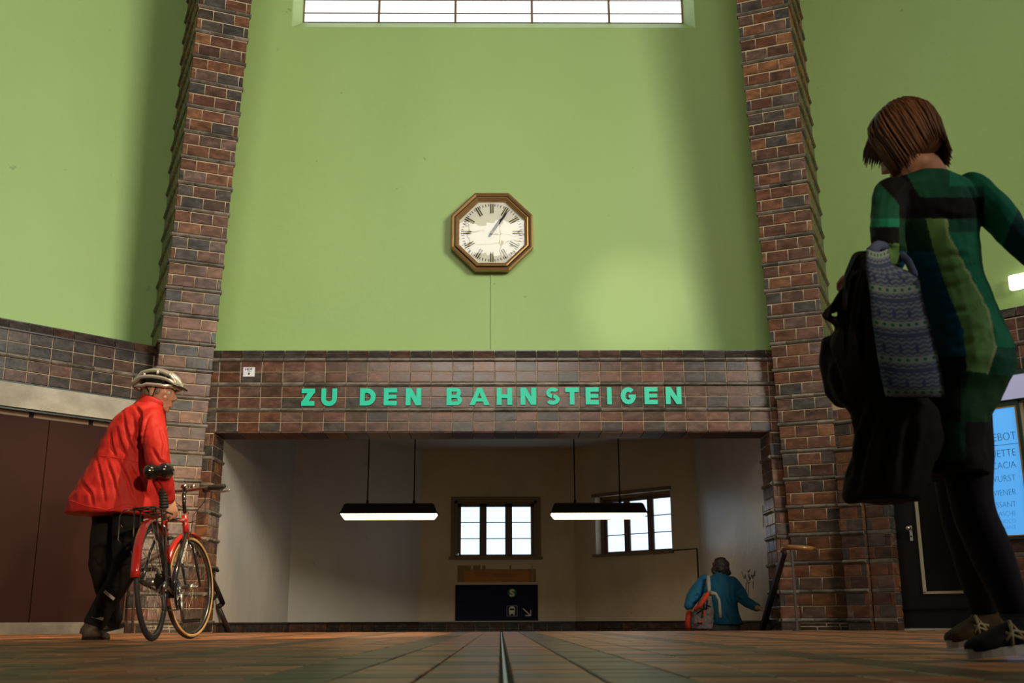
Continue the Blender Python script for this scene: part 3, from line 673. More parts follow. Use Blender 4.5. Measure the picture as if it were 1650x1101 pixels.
def stair_window(name, base, s0, s1, z0, z1, px0, depth):
    _, a, u, inn = base; t = structure(empty(name, a+u*(s0+s1)/2+Vector((0, 0, z0))))
    def bx(sa, sb, za, zb, ia, ib, nm, mat, mb=None):
        v = [a+u*s+inn*o_ for (s, o_) in ((sa, ia), (sb, ia), (sb, ib), (sa, ib))]; F = [(0,3,2,1),(4,5,6,7),(0,1,5,4),(1,2,6,5),(2,3,7,6),(3,0,4,7)]
        vv = [Vector((p.x, p.y, za)) for p in v]+[Vector((p.x, p.y, zb)) for p in v]
        if mb is not None: mb.add(vv, F); return
        m_ = MB(); m_.add(vv, F); return part_local(m_.build(nm, mat, t))
    m_ = MB()   # architrave
    e = 0.065
    if depth < 0.1:
        bx(s0-e, s0, z0-.0, z1+e, -0.02, 0.02, '', None, m_); bx(s1, s1+e, z0, z1+e, -0.02, 0.02, '', None, m_); bx(s0-e, s1+e, z1, z1+e, -0.025, 0.02, '', None, m_)
    bx(s0-.09, s1+.09, z0-.045, z0, -0.06, depth+.02, '', None, m_) if depth < 0.1 else bx(s0-.05, s1+.03, z0-.045, z0, -0.05, depth+.02, '', None, m_)
    part_local(m_.build('architrave', M['wood'], t))
    m_ = MB()   # fixed frame
    f = 0.05
    for (sa, sb, za, zb) in ((s0, s0+f, z0, z1), (s1-f, s1, z0, z1), (s0, s1, z1-f, z1), (s0, s1, z0, z0+.02)): bx(sa, sb, za, zb, depth-.03, depth+.05, '', None, m_)
    part_local(m_.build('frame', M['wood'], t))
    L3 = (s1-s0-2*f)/3; hh = z1-f-z0-.02
    for k in range(3):
        sa = s0+f+L3*k; sb = sa+L3; c = 0.062; m_ = MB()
        for (p, q_, r, s_) in ((sa, sa+c, z0+.02, z1-f), (sb-c, sb, z0+.02, z1-f), (sa, sb, z1-f-.055, z1-f), (sa, sb, z0+.02, z0+.035)): bx(p, q_, r, s_, depth-.005, depth+.04, '', None, m_)
        cs_ = part_local(m_.build('casement', M['wood_dark'], t))
        za = z0+.04; ph = (z1-f-.055-za)/3; m_ = MB()
        for r in range(3):
            v = [a+u*s+inn*o_ for (s, o_) in ((sa+c, depth+.02), (sb-c, depth+.02), (sb-c, depth+.03), (sa+c, depth+.03))]
            m3 = MB(); m3.add([Vector((p.x, p.y, za+ph*r+.006)) for p in v]+[Vector((p.x, p.y, za+ph*(r+1)-.006)) for p in v], [(0,3,2,1),(4,5,6,7),(0,1,5,4),(1,2,6,5),(2,3,7,6),(3,0,4,7)])
            part_local(m3.build('pane', M['pane'], t))
            if r: bx(sa+c, sb-c, za+ph*r-.007, za+ph*r+.007, depth, depth+.035, '', None, m_)
        part_local(m_.build('glazing_bar', M['blackmat'], t))
    bx(s0, s1, z0, z1, depth+.06, depth+.07, 'outer_shutter', M['wood_dark'])
    return t
stair_window('window_3', wc, -0.800-XCL, 0.650-XCL, 1.20, 2.18, None, 0.03)
stair_window('window_4', wd_, 0.49, 2.095, 1.215, 2.20, None, 0.18)
hd = MB(); _, a_, u_, i_ = wd_
v = [a_+u_*s+i_*o_ for (s, o_) in ((0.44, -.03), (2.12, -.03), (2.12, .05), (.44, .05))]; hd.add([Vector((p.x, p.y, 2.19)) for p in v]+[Vector((p.x, p.y, 2.25)) for p in v], [(0,3,2,1),(4,5,6,7),(0,1,5,4),(1,2,6,5),(2,3,7,6),(3,0,4,7)])
structure(hd.build('trim_2', M['wood']))
# tiled skirting of the stair hall
for nm, a, b in (('baseboard_left_wall', (XA, 12.92), (XA, Y1)), ('baseboard_left_diagonal', (XA, Y1), (XCL, YC)), ('baseboard_back', (XCL, YC), (XCR, YC)), ('baseboard_right_diagonal', (XCR, YC), (XE, 17.44)), ('baseboard_right_wall', (XE, 17.44), (XE, 12.92))):
    a = Vector((*a, 0)); b = Vector((*b, 0)); u = (b-a).normalized(); n = Vector((u.y, -u.x, 0)); L = (b-a).length
    bb = structure(empty(nm, a+u*L/2)); ang = math.atan2(u.y, u.x)
    st = MB(); v = [a+n*.05, b+n*.05, b, a]; st.add([Vector((p.x, p.y, .085)) for p in v]+[Vector((p.x, p.y, .108)) for p in v], [(0,3,2,1),(4,5,6,7),(0,1,5,4),(1,2,6,5),(2,3,7,6),(3,0,4,7)])
    part_local(st.build('capping', M['rail_dark'], bb))
    k = max(1, round(L/0.25)); P_ = a+n*.035
    course(bb, (P_.x, P_.y), ang, -0.06, 0.145, [L*i/k for i in range(k+1)], 'brick', 'tile', DPAL)
    st = MB(); v = [a+n*.03, b+n*.03, b, a]; st.add([Vector((p.x, p.y, -2.6)) for p in v]+[Vector((p.x, p.y, -.06)) for p in v], [(0,3,2,1),(4,5,6,7),(0,1,5,4),(1,2,6,5),(2,3,7,6),(3,0,4,7)])
    part_local(st.build('lower_tiles', M['brick_stuff'], bb))
# stairs
stairs = structure(empty('floor_stairs', (X0, 12.3, 0)))
for i in range(1, 14):
    m = MB(); m.box(XA+.0, FY1+0.27*(i-1), -0.18*i-.14, XE, FY1+0.27*i+.03, -0.18*i); part_local(m.build('step', M['tread'], stairs))
m = MB(); m.box(XA-.0, FY1-.003, -.5, XE, FY1+.02, -.012); part_local(m.build('top_riser', M['tread'], stairs))
m = MB(); m.box(-4.5, FY1-.01, -2.6, XA-.0, 12.95, -.004); m.box(XE-.02, FY1-.01, -2.6, 4.4, 12.95, -.004); structure(m.build('floor_edge', M['grey_plinth']))
# surface conduit on the right diagonal wall and wall scribble
cp = [a_+u_*2.12-i_*.012+Vector((0, 0, 1.21)), a_+u_*2.58-i_*.012+Vector((0, 0, 1.215)), a_+u_*2.585-i_*.012+Vector((0, 0, 0.55))]
m = MB(); m.tube(cp, 0.012, 6); tag(m.build('cable_conduit', M['rail_dark']), 'thin dark conduit running from the right stair window then down the wall', 'conduit')
def on_X(px, py, X):
    d = ROT @ Vector(((px-825)/FPX, -(py-550.5)/FPX, -1.0)); return CAM+d*(X/d.x)
g = MB(); S = lambda L: [on_X(1090+x/7.3375, 880+y/7.3375, XE-.006) for x, y in L]
for L in ([(770, 305), (785, 350), (805, 392), (812, 340), (830, 410), (862, 410), (850, 330), (872, 400), (885, 340), (900, 385), (930, 290)], [(835, 295), (850, 310), (870, 280)], [(840, 420), (850, 470), (848, 600)], [(850, 440), (865, 430)], [(825, 430), (822, 520), (818, 580)], [(890, 350), (925, 352), (925, 300)], [(905, 420), (905, 500)]):
    g.tube(S(L), 0.0038, 4)
tag(g.build('wall_scribble', M['ink']), 'black graffiti scribble on the pale right stair wall by the person going down', 'graffiti')
m = MB(); m.tube([on_X(1229, 815, XE-.01), on_X(1230, 850, XE-.01)], 0.004, 6); tag(m.build('loose_wire', M['ink']), 'short black wire end on the right stair wall beside the jamb', 'wire')
# ------------------------------------------------------------------ hanging lamps
def lamp(xa, xb, rods, label):
    Y = 15.5; zb = 1.545; t = empty('hanging_lamp', ((xa+xb)/2, Y, zb), label, 'ceiling lamp', 'fluorescent lamps over the stairs')
    z1, z2 = zb+0.045, zb+0.185; b = MB()
    r1 = [(xa+.01, Y-.14, z1), (xb-.01, Y-.14, z1), (xb-.01, Y+.14, z1), (xa+.01, Y+.14, z1)]; r2 = [(xa+.055, Y-.10, z2-.02), (xb-.055, Y-.10, z2-.02), (xb-.055, Y+.10, z2-.02), (xa+.055, Y+.10, z2-.02)]
    r3 = [(xa+.08, Y-.07, z2), (xb-.08, Y-.07, z2), (xb-.08, Y+.07, z2), (xa+.08, Y+.07, z2)]
    b.add(r1+r2+r3, [(0, 1, 5, 4), (1, 2, 6, 5), (2, 3, 7, 6), (3, 0, 4, 7), (4, 5, 9, 8), (5, 6, 10, 9), (6, 7, 11, 10), (7, 4, 8, 11), (8, 9, 10, 11), (3, 2, 1, 0)])
    part_local(b.build('housing', M['rail_dark'], t))
    b = MB(); b.box(xa-.003, Y-.148, z1-.012, xb+.003, Y+.148, z1+.006); part_local(b.build('rim', M['blackmat'], t))
    d = MB(); n = 10; ring = []
    for k in range(n+1):
        a = PI*k/n; yy = Y-.135*math.cos(a); zz = z1-.010-.075*math.sin(a); ins = .05*math.sin(a); ring.append((yy, zz, ins))
    v = [(xa+.015+r[2], r[0], r[1]) for r in ring]+[(xb-.015-r[2], r[0], r[1]) for r in ring]
    d.add(v, [(k, k+1, n+1+k+1, n+1+k) for k in range(n)]+[tuple(range(n+1)), tuple(range(2*n+1, n, -1))], True); part_local(d.build('diffuser', M['tube'], t))
    for r in rods:
        b = MB(); b.cyl((r, Y, z2-.01), (r, Y, ZC), 0.009, n=8); b.cyl((r, Y, z2-.01), (r, Y, z2+.05), 0.018, n=8); part_local(b.build('hanging_rod', M['blackmat'], t))
lamp(-2.255, -0.875, (at(592, 812, 15.5).x, at(667, 812, 15.5).x), 'left fluorescent trough lamp hanging on two rods over the stairs')
lamp(0.705, 2.08, (at(926.5, 812, 15.5).x, at(999, 812, 15.5).x), 'right fluorescent trough lamp hanging in front of the angled window')
# ------------------------------------------------------------------ signs on the stair back wall
def flat(name, X0_, Z0_, X1_, Z1_, Y, th, mat, parent=None):
    m = MB(); m.box(X0_, Y-th, Z0_, X1_, Y, Z1_); o = m.build(name, mat, parent)
    if parent: part_local(o)
    return o
sg = empty('platform_sign', (-.06, YC, .125), 'dark blue direction sign with round S emblem, train pictogram and arrow', 'sign')
flat('panel', -.774, .125, .651, .724, YC-.001, .025, M['blue_sign'], sg)
YS = YC-.027
m = MB(); m.cyl((.205, YS+.001, .585), (.205, YS-.003, .585), .078, n=28); part_local(m.build('emblem_disc', M['sgreen'], sg))
XZ = lambda x, y, z: Matrix(((1, 0, 0, x), (0, 0, -1, y), (0, 1, 0, z), (0, 0, 0, 1)))
text_mesh('emblem_letter', 'S', .16, M['white_paint'], sg, XZ(.205, YS-.005, .530), .001, .007, 1.15, 'CENTER')
m = MB()
for b in ((.115, .195, .293, .199), (.115, .366, .293, .370), (.115, .195, .119, .370), (.289, .195, .293, .370)): m.box(b[0], YS-.003, b[1], b[2], YS, b[3])
part_local(m.build('pictogram_frame', M['white_paint'], sg))
m = MB(); m.prism([(.155, .235), (.250, .235), (.253, .25), (.253, .335), (.24, .347), (.165, .347), (.152, .335), (.152, .25)], YS-.004, YS); m.box(.17, YS-.004, .347, .235, YS, .36); m.box(.16, YS-.004, .212, .178, YS, .236); m.box(.227, YS-.004, .212, .245, YS, .236)
part_local(m.build('train_pictogram', M['white_paint'], sg))
m = MB(); m.box(.165, YS-.006, .295, .24, YS-.003, .325)
for x in (.168, .222): m.box(x, YS-.006, .25, x+.015, YS-.003, .262)
part_local(m.build('train_windows', M['blue_sign'], sg))
m = MB(); m.bar((.39, YS-.002, .325), (.52, YS-.002, .205), .004, .018, (0, 1, 0)); m.bar((.39, YS-.003, .325), (.515, YS-.003, .21), .016, .005, (0, 1, 0)); m.box(.43, YS-.004, .197, .532, YS, .213); m.box(.517, YS-.004, .197, .532, YS, .30)
part_local(m.build('arrow', M['white_paint'], sg))
ng = empty('old_notice', (-.06, YC, .77), 'torn ochre and orange notice strip above the dark blue sign', 'notice')
m = MB(); xs_ = [-.744, -.5, -.47, -.34, -.31, -.25, .16, .2, .55, .57, .625]
for i, (a, b) in enumerate(zip(xs_[:-1], xs_[1:])): m.box(a, YC-.004, .772, b-.004, YC-.0005, 1.055 if i % 2 == 0 else .99)
part_local(m.build('torn_backing', M['tape_yellow'], ng))
flat('orange_strip', -.625, .772, .507, .965, YC-.004, .004, M['tape_orange'], ng)
m = MB()
for (a, b, z) in ((-.46, -.18, .925), (-.43, -.2, .885), (-.14, .3, .90), (-.14, .26, .865), (-.58, -.50, .845)): m.box(a, YC-.0095, z, b, YC-.008, z+.008)
part_local(m.build('print_lines', simple('faded_print', (.12, .05, .01), .7), ng))
# little glass ball in the window corner
m = MB(); m.ell((-.745, YC-.035, 1.235), (.032, .032, .032)); tag(m.build('glass_ball', M['chrome']), 'small shiny round object in the lower left corner of the stair window', 'ball')
# ------------------------------------------------------------------ clock
cc = at(792.5, 373.2, 13.0); cx_, cz_ = cc.x, cc.z; AP = 0.522   # apothem
def octo(ap, y): return [(cx_+ap/math.cos(PI/8)*math.cos(PI/8+PI/4*k), y, cz_+ap/math.cos(PI/8)*math.sin(PI/8+PI/4*k)) for k in range(8)]
clock = empty('wall_clock', (cx_, YG, cz_-AP), 'large octagonal brass station clock on the green wall showing six past one', 'clock')
def ring(levels):
    m = MB(); v = []
    for ap, y in levels: v += octo(ap, y)
    f = []
    for l in range(len(levels)-1):
        for k in range(8): f.append((l*8+k, l*8+(k+1) % 8, (l+1)*8+(k+1) % 8, (l+1)*8+k))
    m.add(v, f); return m
part_local(ring([(AP-.01, YG), (AP, 13.04), (AP, 12.995), (AP-.02, 12.985), (AP-.045, 13.0), (AP-.05, 13.03)]).build('outer_frame', M['brass'], clock))
part_local(ring([(AP-.046, 13.03), (AP-.062, 13.03)]).build('groove', M['bronze_dark'], clock))
part_local(ring([(AP-.06, 13.05), (AP-.06, 12.985), (AP-.075, 12.98), (AP-.105, 13.005), (AP-.113, 13.05)]).build('inner_frame', M['brass'], clock))
m = MB(); m.add(octo(AP-.108, 13.045), [tuple(range(8))]); part_local(m.build('dial', M['dial'], clock))
def dbar(m, a, r0, r1, off, w_, y):
    s_, c_ = math.sin(a), math.cos(a); v = []
    for r, o_ in ((r0, off-w_/2), (r0, off+w_/2), (r1, off+w_/2), (r1, off-w_/2)): v.append((cx_+s_*r+c_*o_, cz_+c_*r-s_*o_))
    m.prism(v, y-.002, y)
for h in range(12):
    m = MB(); a = h*PI/6
    for o_ in (-.0145, .0145): dbar(m, a, .262, .392, o_, .0125, 13.040)
    hm = part_local(m.build('hour_mark', M['ink'], clock)); m = MB(); dbar(m, a, .262, .392, 0, .0100, 13.042); part_local(m.build('gold_line', M['cream_line'], hm) if False else m.build('gold_line', M['cream_line'], clock))
m = MB()
for k in range(60):
    if k % 5: dbar(m, k*PI/30, .357, .390, 0, .0085, 13.042)
part_local(m.build('minute_marks', M['ink'], clock))
def hand(name, ang, L, w_, y):
    m = MB(); s_, c_ = math.sin(ang), math.cos(ang); pts = [(-w_*.5, -.07), (w_*.5, -.07), (w_*.8, L*.7), (0, L), (-w_*.8, L*.7)]
    m.prism([(cx_+s_*q_+c_*p, cz_+c_*q_-s_*p) for p, q_ in pts], y-.003, y); part_local(m.build(name, M['ink'], clock))
hand('hour_hand', math.radians(33), .24, .028, 13.034); hand('minute_hand', math.radians(36), .37, .016, 13.028)
m = MB(); m.cyl((cx_, 13.04, cz_), (cx_, 13.02, cz_), .02, n=14); part_local(m.build('centre_cap', M['brass'], clock))
gm, nt, b = new_mat('clock_glass'); nt.nodes.remove(b); tr_ = nt.nodes.new('ShaderNodeBsdfTransparent'); gl = nt.nodes.new('ShaderNodeBsdfGlossy'); gl.inputs['Roughness'].default_value = 0.01
fz = nt.nodes.new('ShaderNodeFresnel'); fz.inputs[0].default_value = 1.55; mxs = nt.nodes.new('ShaderNodeMixShader')
nt.links.new(fz.outputs[0], mxs.inputs[0]); nt.links.new(tr_.outputs[0], mxs.inputs[1]); nt.links.new(gl.outputs[0], mxs.inputs[2]); nt.links.new(mxs.outputs[0], nt.nodes['Material Output'].inputs[0])
nb = nt.nodes.new('ShaderNodeTexNoise'); nb.inputs['Scale'].default_value = 3.0; bp = nt.nodes.new('ShaderNodeBump'); bp.inputs['Strength'].default_value = .10; bp.inputs['Distance'].default_value = .012
nt.links.new(nb.outputs['Fac'], bp.inputs['Height']); nt.links.new(bp.outputs[0], gl.inputs['Normal'])
m = MB(); m.add(octo(AP-.106, 13.018), [tuple(range(8))]); o = m.build('glass', gm, clock); part_local(o)
cp0, cp1 = at(792.5, 436, 13.11), at(792.5, 562, 13.11)
m = MB(); m.box(cp0.x-.013, 13.118, ZT-.01, cp0.x+.013, 13.131, 4.45); tag(m.build('clock_conduit', M['green']), 'green painted conduit strip from the clock down to the tile lintel', 'conduit')
# handwritten note
p0, p1 = at(391.5, 607, YW-.006), at(411, 592, YW-.006)
nt_ = empty('paper_note', ((p0.x+p1.x)/2, YW-.005, p0.z), 'small white paper note with handwritten letters and down arrow on lintel tiles', 'note')
flat('paper', p0.x, p0.z, p1.x, p1.z, YW-.004, .003, M['paper'], nt_)
nw = p1.x-p0.x; nh = p1.z-p0.z
text_mesh('handwriting', 'HDF', nh*.36, M['ink'], nt_, XZ((p0.x+p1.x)/2-nw*.04, YW-.008, p0.z+nh*.66), .0005, .001, 1.1, 'CENTER')
m = MB(); mx_ = p0.x+nw*.5; m.box(mx_-nw*.2, YW-.0085, p0.z+nh*.50, mx_+nw*.2, YW-.0075, p0.z+nh*.53); m.prism([(mx_-nw*.12, p0.z+nh*.33), (mx_, p0.z+nh*.15), (mx_+nw*.12, p0.z+nh*.33)], YW-.0085, YW-.0075); m.box(mx_-.004, YW-.0085, p0.z+nh*.3, mx_+.004, YW-.0075, p0.z+nh*.5)
part_local(m.build('arrow_drawing', M['ink'], nt_))
# ------------------------------------------------------------------ lettering
def arc(cx, cz, rx, rz, t, a0, a1, n=14):
    o_ = [(cx+rx*math.cos(math.radians(a0+(a1-a0)*i/n)), cz+rz*math.sin(math.radians(a0+(a1-a0)*i/n))) for i in range(n+1)]
    i_ = [(cx+(rx-t)*math.cos(math.radians(a0+(a1-a0)*i/n)), cz+(rz-t)*math.sin(math.radians(a0+(a1-a0)*i/n))) for i in range(n+1)]
    return [[o_[k], o_[k+1], i_[k+1], i_[k]] for k in range(n)]
def rect(x0, z0, x1, z1): return [[(x0, z0), (x1, z0), (x1, z1), (x0, z1)]]
def glyph(ch, w_, h, t):
    if ch == 'I': return rect(0, 0, w_, h)
    if ch == 'Z': return rect(0, h-t, w_, h)+rect(0, 0, w_, t)+[[(0, t*.7), (t*1.35, t*.7), (w_, h-t*.7), (w_-t*1.35, h-t*.7)]]
    if ch == 'E': return rect(0, 0, t, h)+rect(t, 0, w_, t*.95)+rect(t, h/2-t*.4, w_*.97, h/2+t*.4)+rect(t, h-t*.95, w_, h)
    if ch == 'N': return rect(0, 0, t, h)+rect(w_-t, 0, w_, h)+[[(0, h), (t*1.1, h), (w_, 0), (w_-t*1.1, 0)]]
    if ch == 'H': return rect(0, 0, t, h)+rect(w_-t, 0, w_, h)+rect(t, h/2-t*.42, w_-t, h/2+t*.42)
    if ch == 'T': return rect(0, h-t, w_, h)+rect(w_/2-t/2, 0, w_/2+t/2, h-t)
    if ch == 'U': return rect(0, w_/2*.9, t, h)+rect(w_-t, w_/2*.9, w_, h)+arc(w_/2, w_/2*.9, w_/2, w_/2*.95, t, 180, 360)
    if ch == 'D': return rect(0, 0, t, h)+rect(t, 0, w_-h*.5, t)+rect(t, h-t, w_-h*.5, h)+arc(w_-h*.5, h/2, h*.5, h/2, t, -90, 90)
    if ch == 'B':
        a, b = h*.27, h*.285
        return rect(0, 0, t, h)+rect(t, 0, w_-b, t*.8)+rect(t, h-t*.8, w_-b, h)+rect(t, h/2-t*.35, w_-b, h/2+t*.35)+arc(w_-b, b, b, b, t*.85, -90, 90)+arc(w_-b*1.15, h-a, a, a, t*.85, -90, 90)
    if ch == 'A': return [[(0, 0), (t*1.15, 0), (w_/2+t*.35, h), (w_/2-t*.5, h)], [(w_, 0), (w_-t*1.15, 0), (w_/2-t*.35, h), (w_/2+t*.5, h)]]+rect(w_*.25, h*.2, w_*.75, h*.2+t*.75)
    if ch == 'G': return arc(w_/2, h/2, w_/2, h/2, t, 42, 360)+rect(w_*.52, h/2-t*.45, w_, h/2+t*.25)
    if ch == 'S':
        rz = (h+t*.85)/4; rx = w_*.47
        return arc(w_/2, h-rz, rx, rz, t*.85, 28, 180, 10)+arc(w_/2, h-rz, rx, rz, t*.85, 180, 262, 6)+arc(w_/2, rz, rx*1.06, rz, t*.85, -152, 0, 10)+arc(w_/2, rz, rx*1.06, rz, t*.85, 0, 82, 6)
LET = [('Z', 485, 506.6, 'Z, first letter of ZU'), ('U', 517, 542.4, 'U, last letter of ZU'), ('D', 579.6, 605, 'D starting DEN'), ('E', 618, 639.4, 'E in the middle of DEN, its top chipped'), ('N', 653.6, 678.4, 'N ending DEN'),
       ('B', 719.6, 744.4, 'B starting BAHNSTEIGEN'), ('A', 756.4, 789, 'A, the only A of BAHNSTEIGEN'), ('H', 800.6, 825.2, 'H between A and N'), ('N', 838.8, 864, 'N before the S of BAHNSTEIGEN'), ('S', 879.6, 902, 'S, the only S of the lettering'),
       ('T', 911, 933, 'T, the only T of the lettering'), ('E', 944, 965.2, 'E between T and I'), ('I', 978.4, 986, 'I, a single upright bar'), ('G', 1000.4, 1025.2, 'G, round with a short bar'), ('E', 1038.8, 1060.4, 'E between G and the last N'), ('N', 1073.2, 1098.8, 'N, last letter on the right')]
YF = YW-.022
for ch, a, b, lb in LET:
    pa = at(a, 654.2-(a-485)*.0045, YF); w_ = at(b, 654, YF).x-pa.x; h = .205; m = MB()
    for gi, pg in enumerate(glyph(ch, w_, h, .056)): m.prism([(pa.x+p, pa.z+q_) for p, q_ in pg], YF+gi*.00012, YF+.02)
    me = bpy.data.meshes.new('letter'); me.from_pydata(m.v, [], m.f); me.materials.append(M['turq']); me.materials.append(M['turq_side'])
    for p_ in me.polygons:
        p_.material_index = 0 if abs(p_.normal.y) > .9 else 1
    o = bpy.data.objects.new('letter_'+ch.lower(), me); C.objects.link(o); tag(o, 'turquoise raised letter '+lb, 'letter', 'letters on the tile lintel')
# ------------------------------------------------------------------ handrails
hr = empty('stair_handrail', (3.07, 12.0, 0), 'worn wooden-topped handrail at the right side of the stairs, held by the person', 'handrail')
r0 = at(1264, 886, 11.95); r1 = at(1227, 1019, 13.12)
bend = [at(1313, 884, 11.80), at(1305, 884, 11.72), at(1290, 883, 11.70), at(1272, 882, 11.76), at(1264, 883, 11.86), at(1263, 885, 11.95), at(1261, 889, 12.0)]
m = MB(); m.tube(bend, [.018, .027, .028, .028, .028, .028, .028], 12); part_local(m.build('wooden_end', M['wood_rail'], hr))
m = MB(); m.bar(r0+Vector((0, .02, -.02)), r1+(r1-r0)*.9, .055, .06); part_local(m.build('sloping_rail', M['rail_dark'], hr))
m = MB(); pz_ = at(1285, 1018, 11.75); m.bar((pz_.x, 11.75, 0.0), (pz_.x-.004, 11.75, .85), .022, .022); m.box(pz_.x-.04, 11.71, 0, pz_.x+.04, 11.79, .008); part_local(m.build('post', M['rust'], hr))
br = r0.lerp(r1, .72)
m = MB(); m.tube([br+Vector((0, 0, -.02)), br+Vector((.0, .02, -.09)), br+Vector((.03, .03, -.12)), (3.125, max(br.y+.03, 12.5), br.z-.12)], .01, 8); part_local(m.build('wall_bracket', M['blackmat'], hr))
hl = empty('stair_handrail', (-3.2, 12.3, 0), 'dark kinked handrail at the left side of the stairs, partly behind the bicycle', 'handrail')
pts = [at(316, 880, 12.35), at(336, 921, 12.6), at(349, 949, 12.8), at(359, 973, 13.0)]
m = MB(); m.tube(pts, [.03]*4, 10); m.tube([pts[-1], at(351, 978, 13.0)], .03, 10); m.tube([at(351, 978, 13.02), at(371, 1022, 13.4), at(380, 1045, 13.6)], .032, 10); part_local(m.build('sloping_rail', M['rail_dark'], hl))
m = MB(); m.tube([at(213, 1018, 12.0), at(219, 912, 12.0)], .014, 8); m.tube([at(219, 912, 12.0), at(226, 908, 12.05), at(300, 870, 12.3), at(316, 880, 12.35)], [.03, .03, .03, .03], 10); part_local(m.build('post', M['rust'], hl))
for (a, b) in (((346, 918), (351, 920)), ((343, 966), (348, 962))):
    p = at(a[0], a[1], 12.7); m = MB(); m.tube([at(*b, 12.8), p], .018, 8); part_local(m.build('rail_fitting', M['blackmat'], hl))
# ------------------------------------------------------------------ bicycle (local: x forwards, y left, z up)
M['tyre'] = simple('black_rubber', (0.018, 0.017, 0.016), 0.7); M['tyre_tan'] = simple('tan_sidewall', (0.42, 0.27, 0.11), 0.6)
M['rim'] = simple('dark_alloy_rim', (0.12, 0.12, 0.12), 0.3, metal=0.9); M['spoke'] = simple('steel_spoke', (0.45, 0.42, 0.36), 0.35, metal=0.9)
M['red_fender'] = simple('red_mudguard', (0.42, 0.015, 0.012), 0.22, var=0.08, coat=0.5); M['frame_black'] = simple('black_frame_enamel', (0.012, 0.012, 0.013), 0.2, coat=0.4)
M['frame_red'] = simple('red_frame_enamel', (0.48, 0.02, 0.015), 0.25, coat=0.4); M['alloy'] = simple('polished_alloy', (0.42, 0.40, 0.37), 0.3, metal=1.0)
M['chain'] = simple('oily_chain_steel', (0.06, 0.055, 0.05), 0.35, metal=0.8); M['saddle'] = simple('black_saddle_vinyl', (0.010, 0.010, 0.010), 0.22, coat=0.3)
RW_, WB = 0.343, 0.97
hd_ = at(304, 1030, 7.56); rr_ = at(245, 1034, 6.64)
bdir = Vector((hd_.x-rr_.x, hd_.y-rr_.y, 0)).normalized()
bike = empty('bicycle', (rr_.x, rr_.y, 0), 'black and red bicycle with red mudguards and rear rack, pushed by the helmeted person', 'bicycle', rz=math.atan2(bdir.y, bdir.x))
bike.matrix_basis = bike.matrix_basis @ Matrix.Rotation(math.radians(-4.5), 4, 'X')
def bp_(mb, name, mat, parent=bike): return mb.build(name, mat, parent)
def wheel(cx, name, steer, tan, parent):
    wmat = Matrix.Translation((cx, 0, RW_)) @ Matrix.Rotation(steer, 4, 'Z')
    T = lambda p: wmat @ Vector(p)
    n = 56
    def torus(R_, pr, mb):
        v = []; k = len(pr)
        for i in range(n):
            a = 2*PI*i/n
            for (dr, dy) in pr: v.append(T(((R_+dr)*math.cos(a), dy, (R_+dr)*math.sin(a))))
        mb.add(v, [(i*k+j, i*k+(j+1) % k, ((i+1) % n)*k+(j+1) % k, ((i+1) % n)*k+j) for i in range(n) for j in range(k)], True)
    w_ = MB(); torus(0.327, [(.016*math.cos(a), .015*math.sin(a)) for a in [2*PI*k/8 for k in range(8)]], w_); wo = bp_(w_, name, M['tyre'], parent)
    if tan:
        w_ = MB()
        for s in (-1, 1): torus(0.323, [(.010, .0150*s), (.006, .0185*s), (-.006, .0185*s), (-.010, .0150*s)], w_)
        bp_(w_, 'tan_sidewall', M['tyre_tan'], wo)
    w_ = MB(); torus(0.308, [(.008, .011), (.008, -.011), (-.008, -.009), (-.008, .009)], w_); bp_(w_, 'rim', M['rim'], wo)
    w_ = MB()
    for k in range(32):
        a = 2*PI*k/32; s = 1 if k % 2 else -1; b = a+(0.55 if (k//2) % 2 else -0.55)
        w_.tube([T((.024*math.cos(b), .028*s, .024*math.sin(b))), T((.303*math.cos(a), 0, .303*math.sin(a)))], .0010, 4)
    bp_(w_, 'spokes', M['spoke'], wo)
    w_ = MB(); w_.tube([T((0, -.05, 0)), T((0, -.03, 0)), T((0, -.029, 0)), T((0, .029, 0)), T((0, .03, 0)), T((0, .05, 0))], [.014, .014, .025, .025, .014, .014], 12); w_.tube([T((0, -.065, 0)), T((0, .065, 0))], .006, 8); bp_(w_, 'hub', M['alloy'], wo)
    return wo
wheel(0, 'rear_wheel', 0, False, bike); STEER = math.radians(-13)
wheel(WB, 'front_wheel', STEER, True, bike)
BB = Vector((.43, 0, .275)); ST = Vector((.30, 0, .765)); HT = Vector((.845, 0, .80)); HB = Vector((.875, 0, .68)); RH = Vector((0, 0, RW_)); FH = Vector((WB, 0, RW_))
m = MB(); m.tube([BB, ST], .0155, 12); m.tube([ST-Vector((0, 0, .02)), HT-Vector((0, 0, .02))], .015, 12); m.tube([HB+Vector((-.01, 0, .02)), BB], .018, 12)
m.tube([BB-Vector((0, .035, 0)), BB+Vector((0, .035, 0))], .021, 12)
for s in (-1, 1):
    m.tube([ST+Vector((0, .012*s, -.04)), Vector((.12, .045*s, .52)), RH+Vector((0, .062*s, 0))], .008, 8); m.tube([BB+Vector((-.02, .03*s, 0)), Vector((.2, .045*s, .31)), RH+Vector((0, .062*s, 0))], .009, 8)
bp_(m, 'frame', M['frame_black'])
m = MB(); m.tube([HT+Vector((-.004, 0, .02)), HB+Vector((.004, 0, -.02))], .0195, 12); bp_(m, 'head_tube', M['frame_red'])
m = MB(); m.tube([ST+(BB-ST)*.05, ST+(BB-ST)*.32], .0165, 12); bp_(m, 'red_tube_section', M['frame_red'])
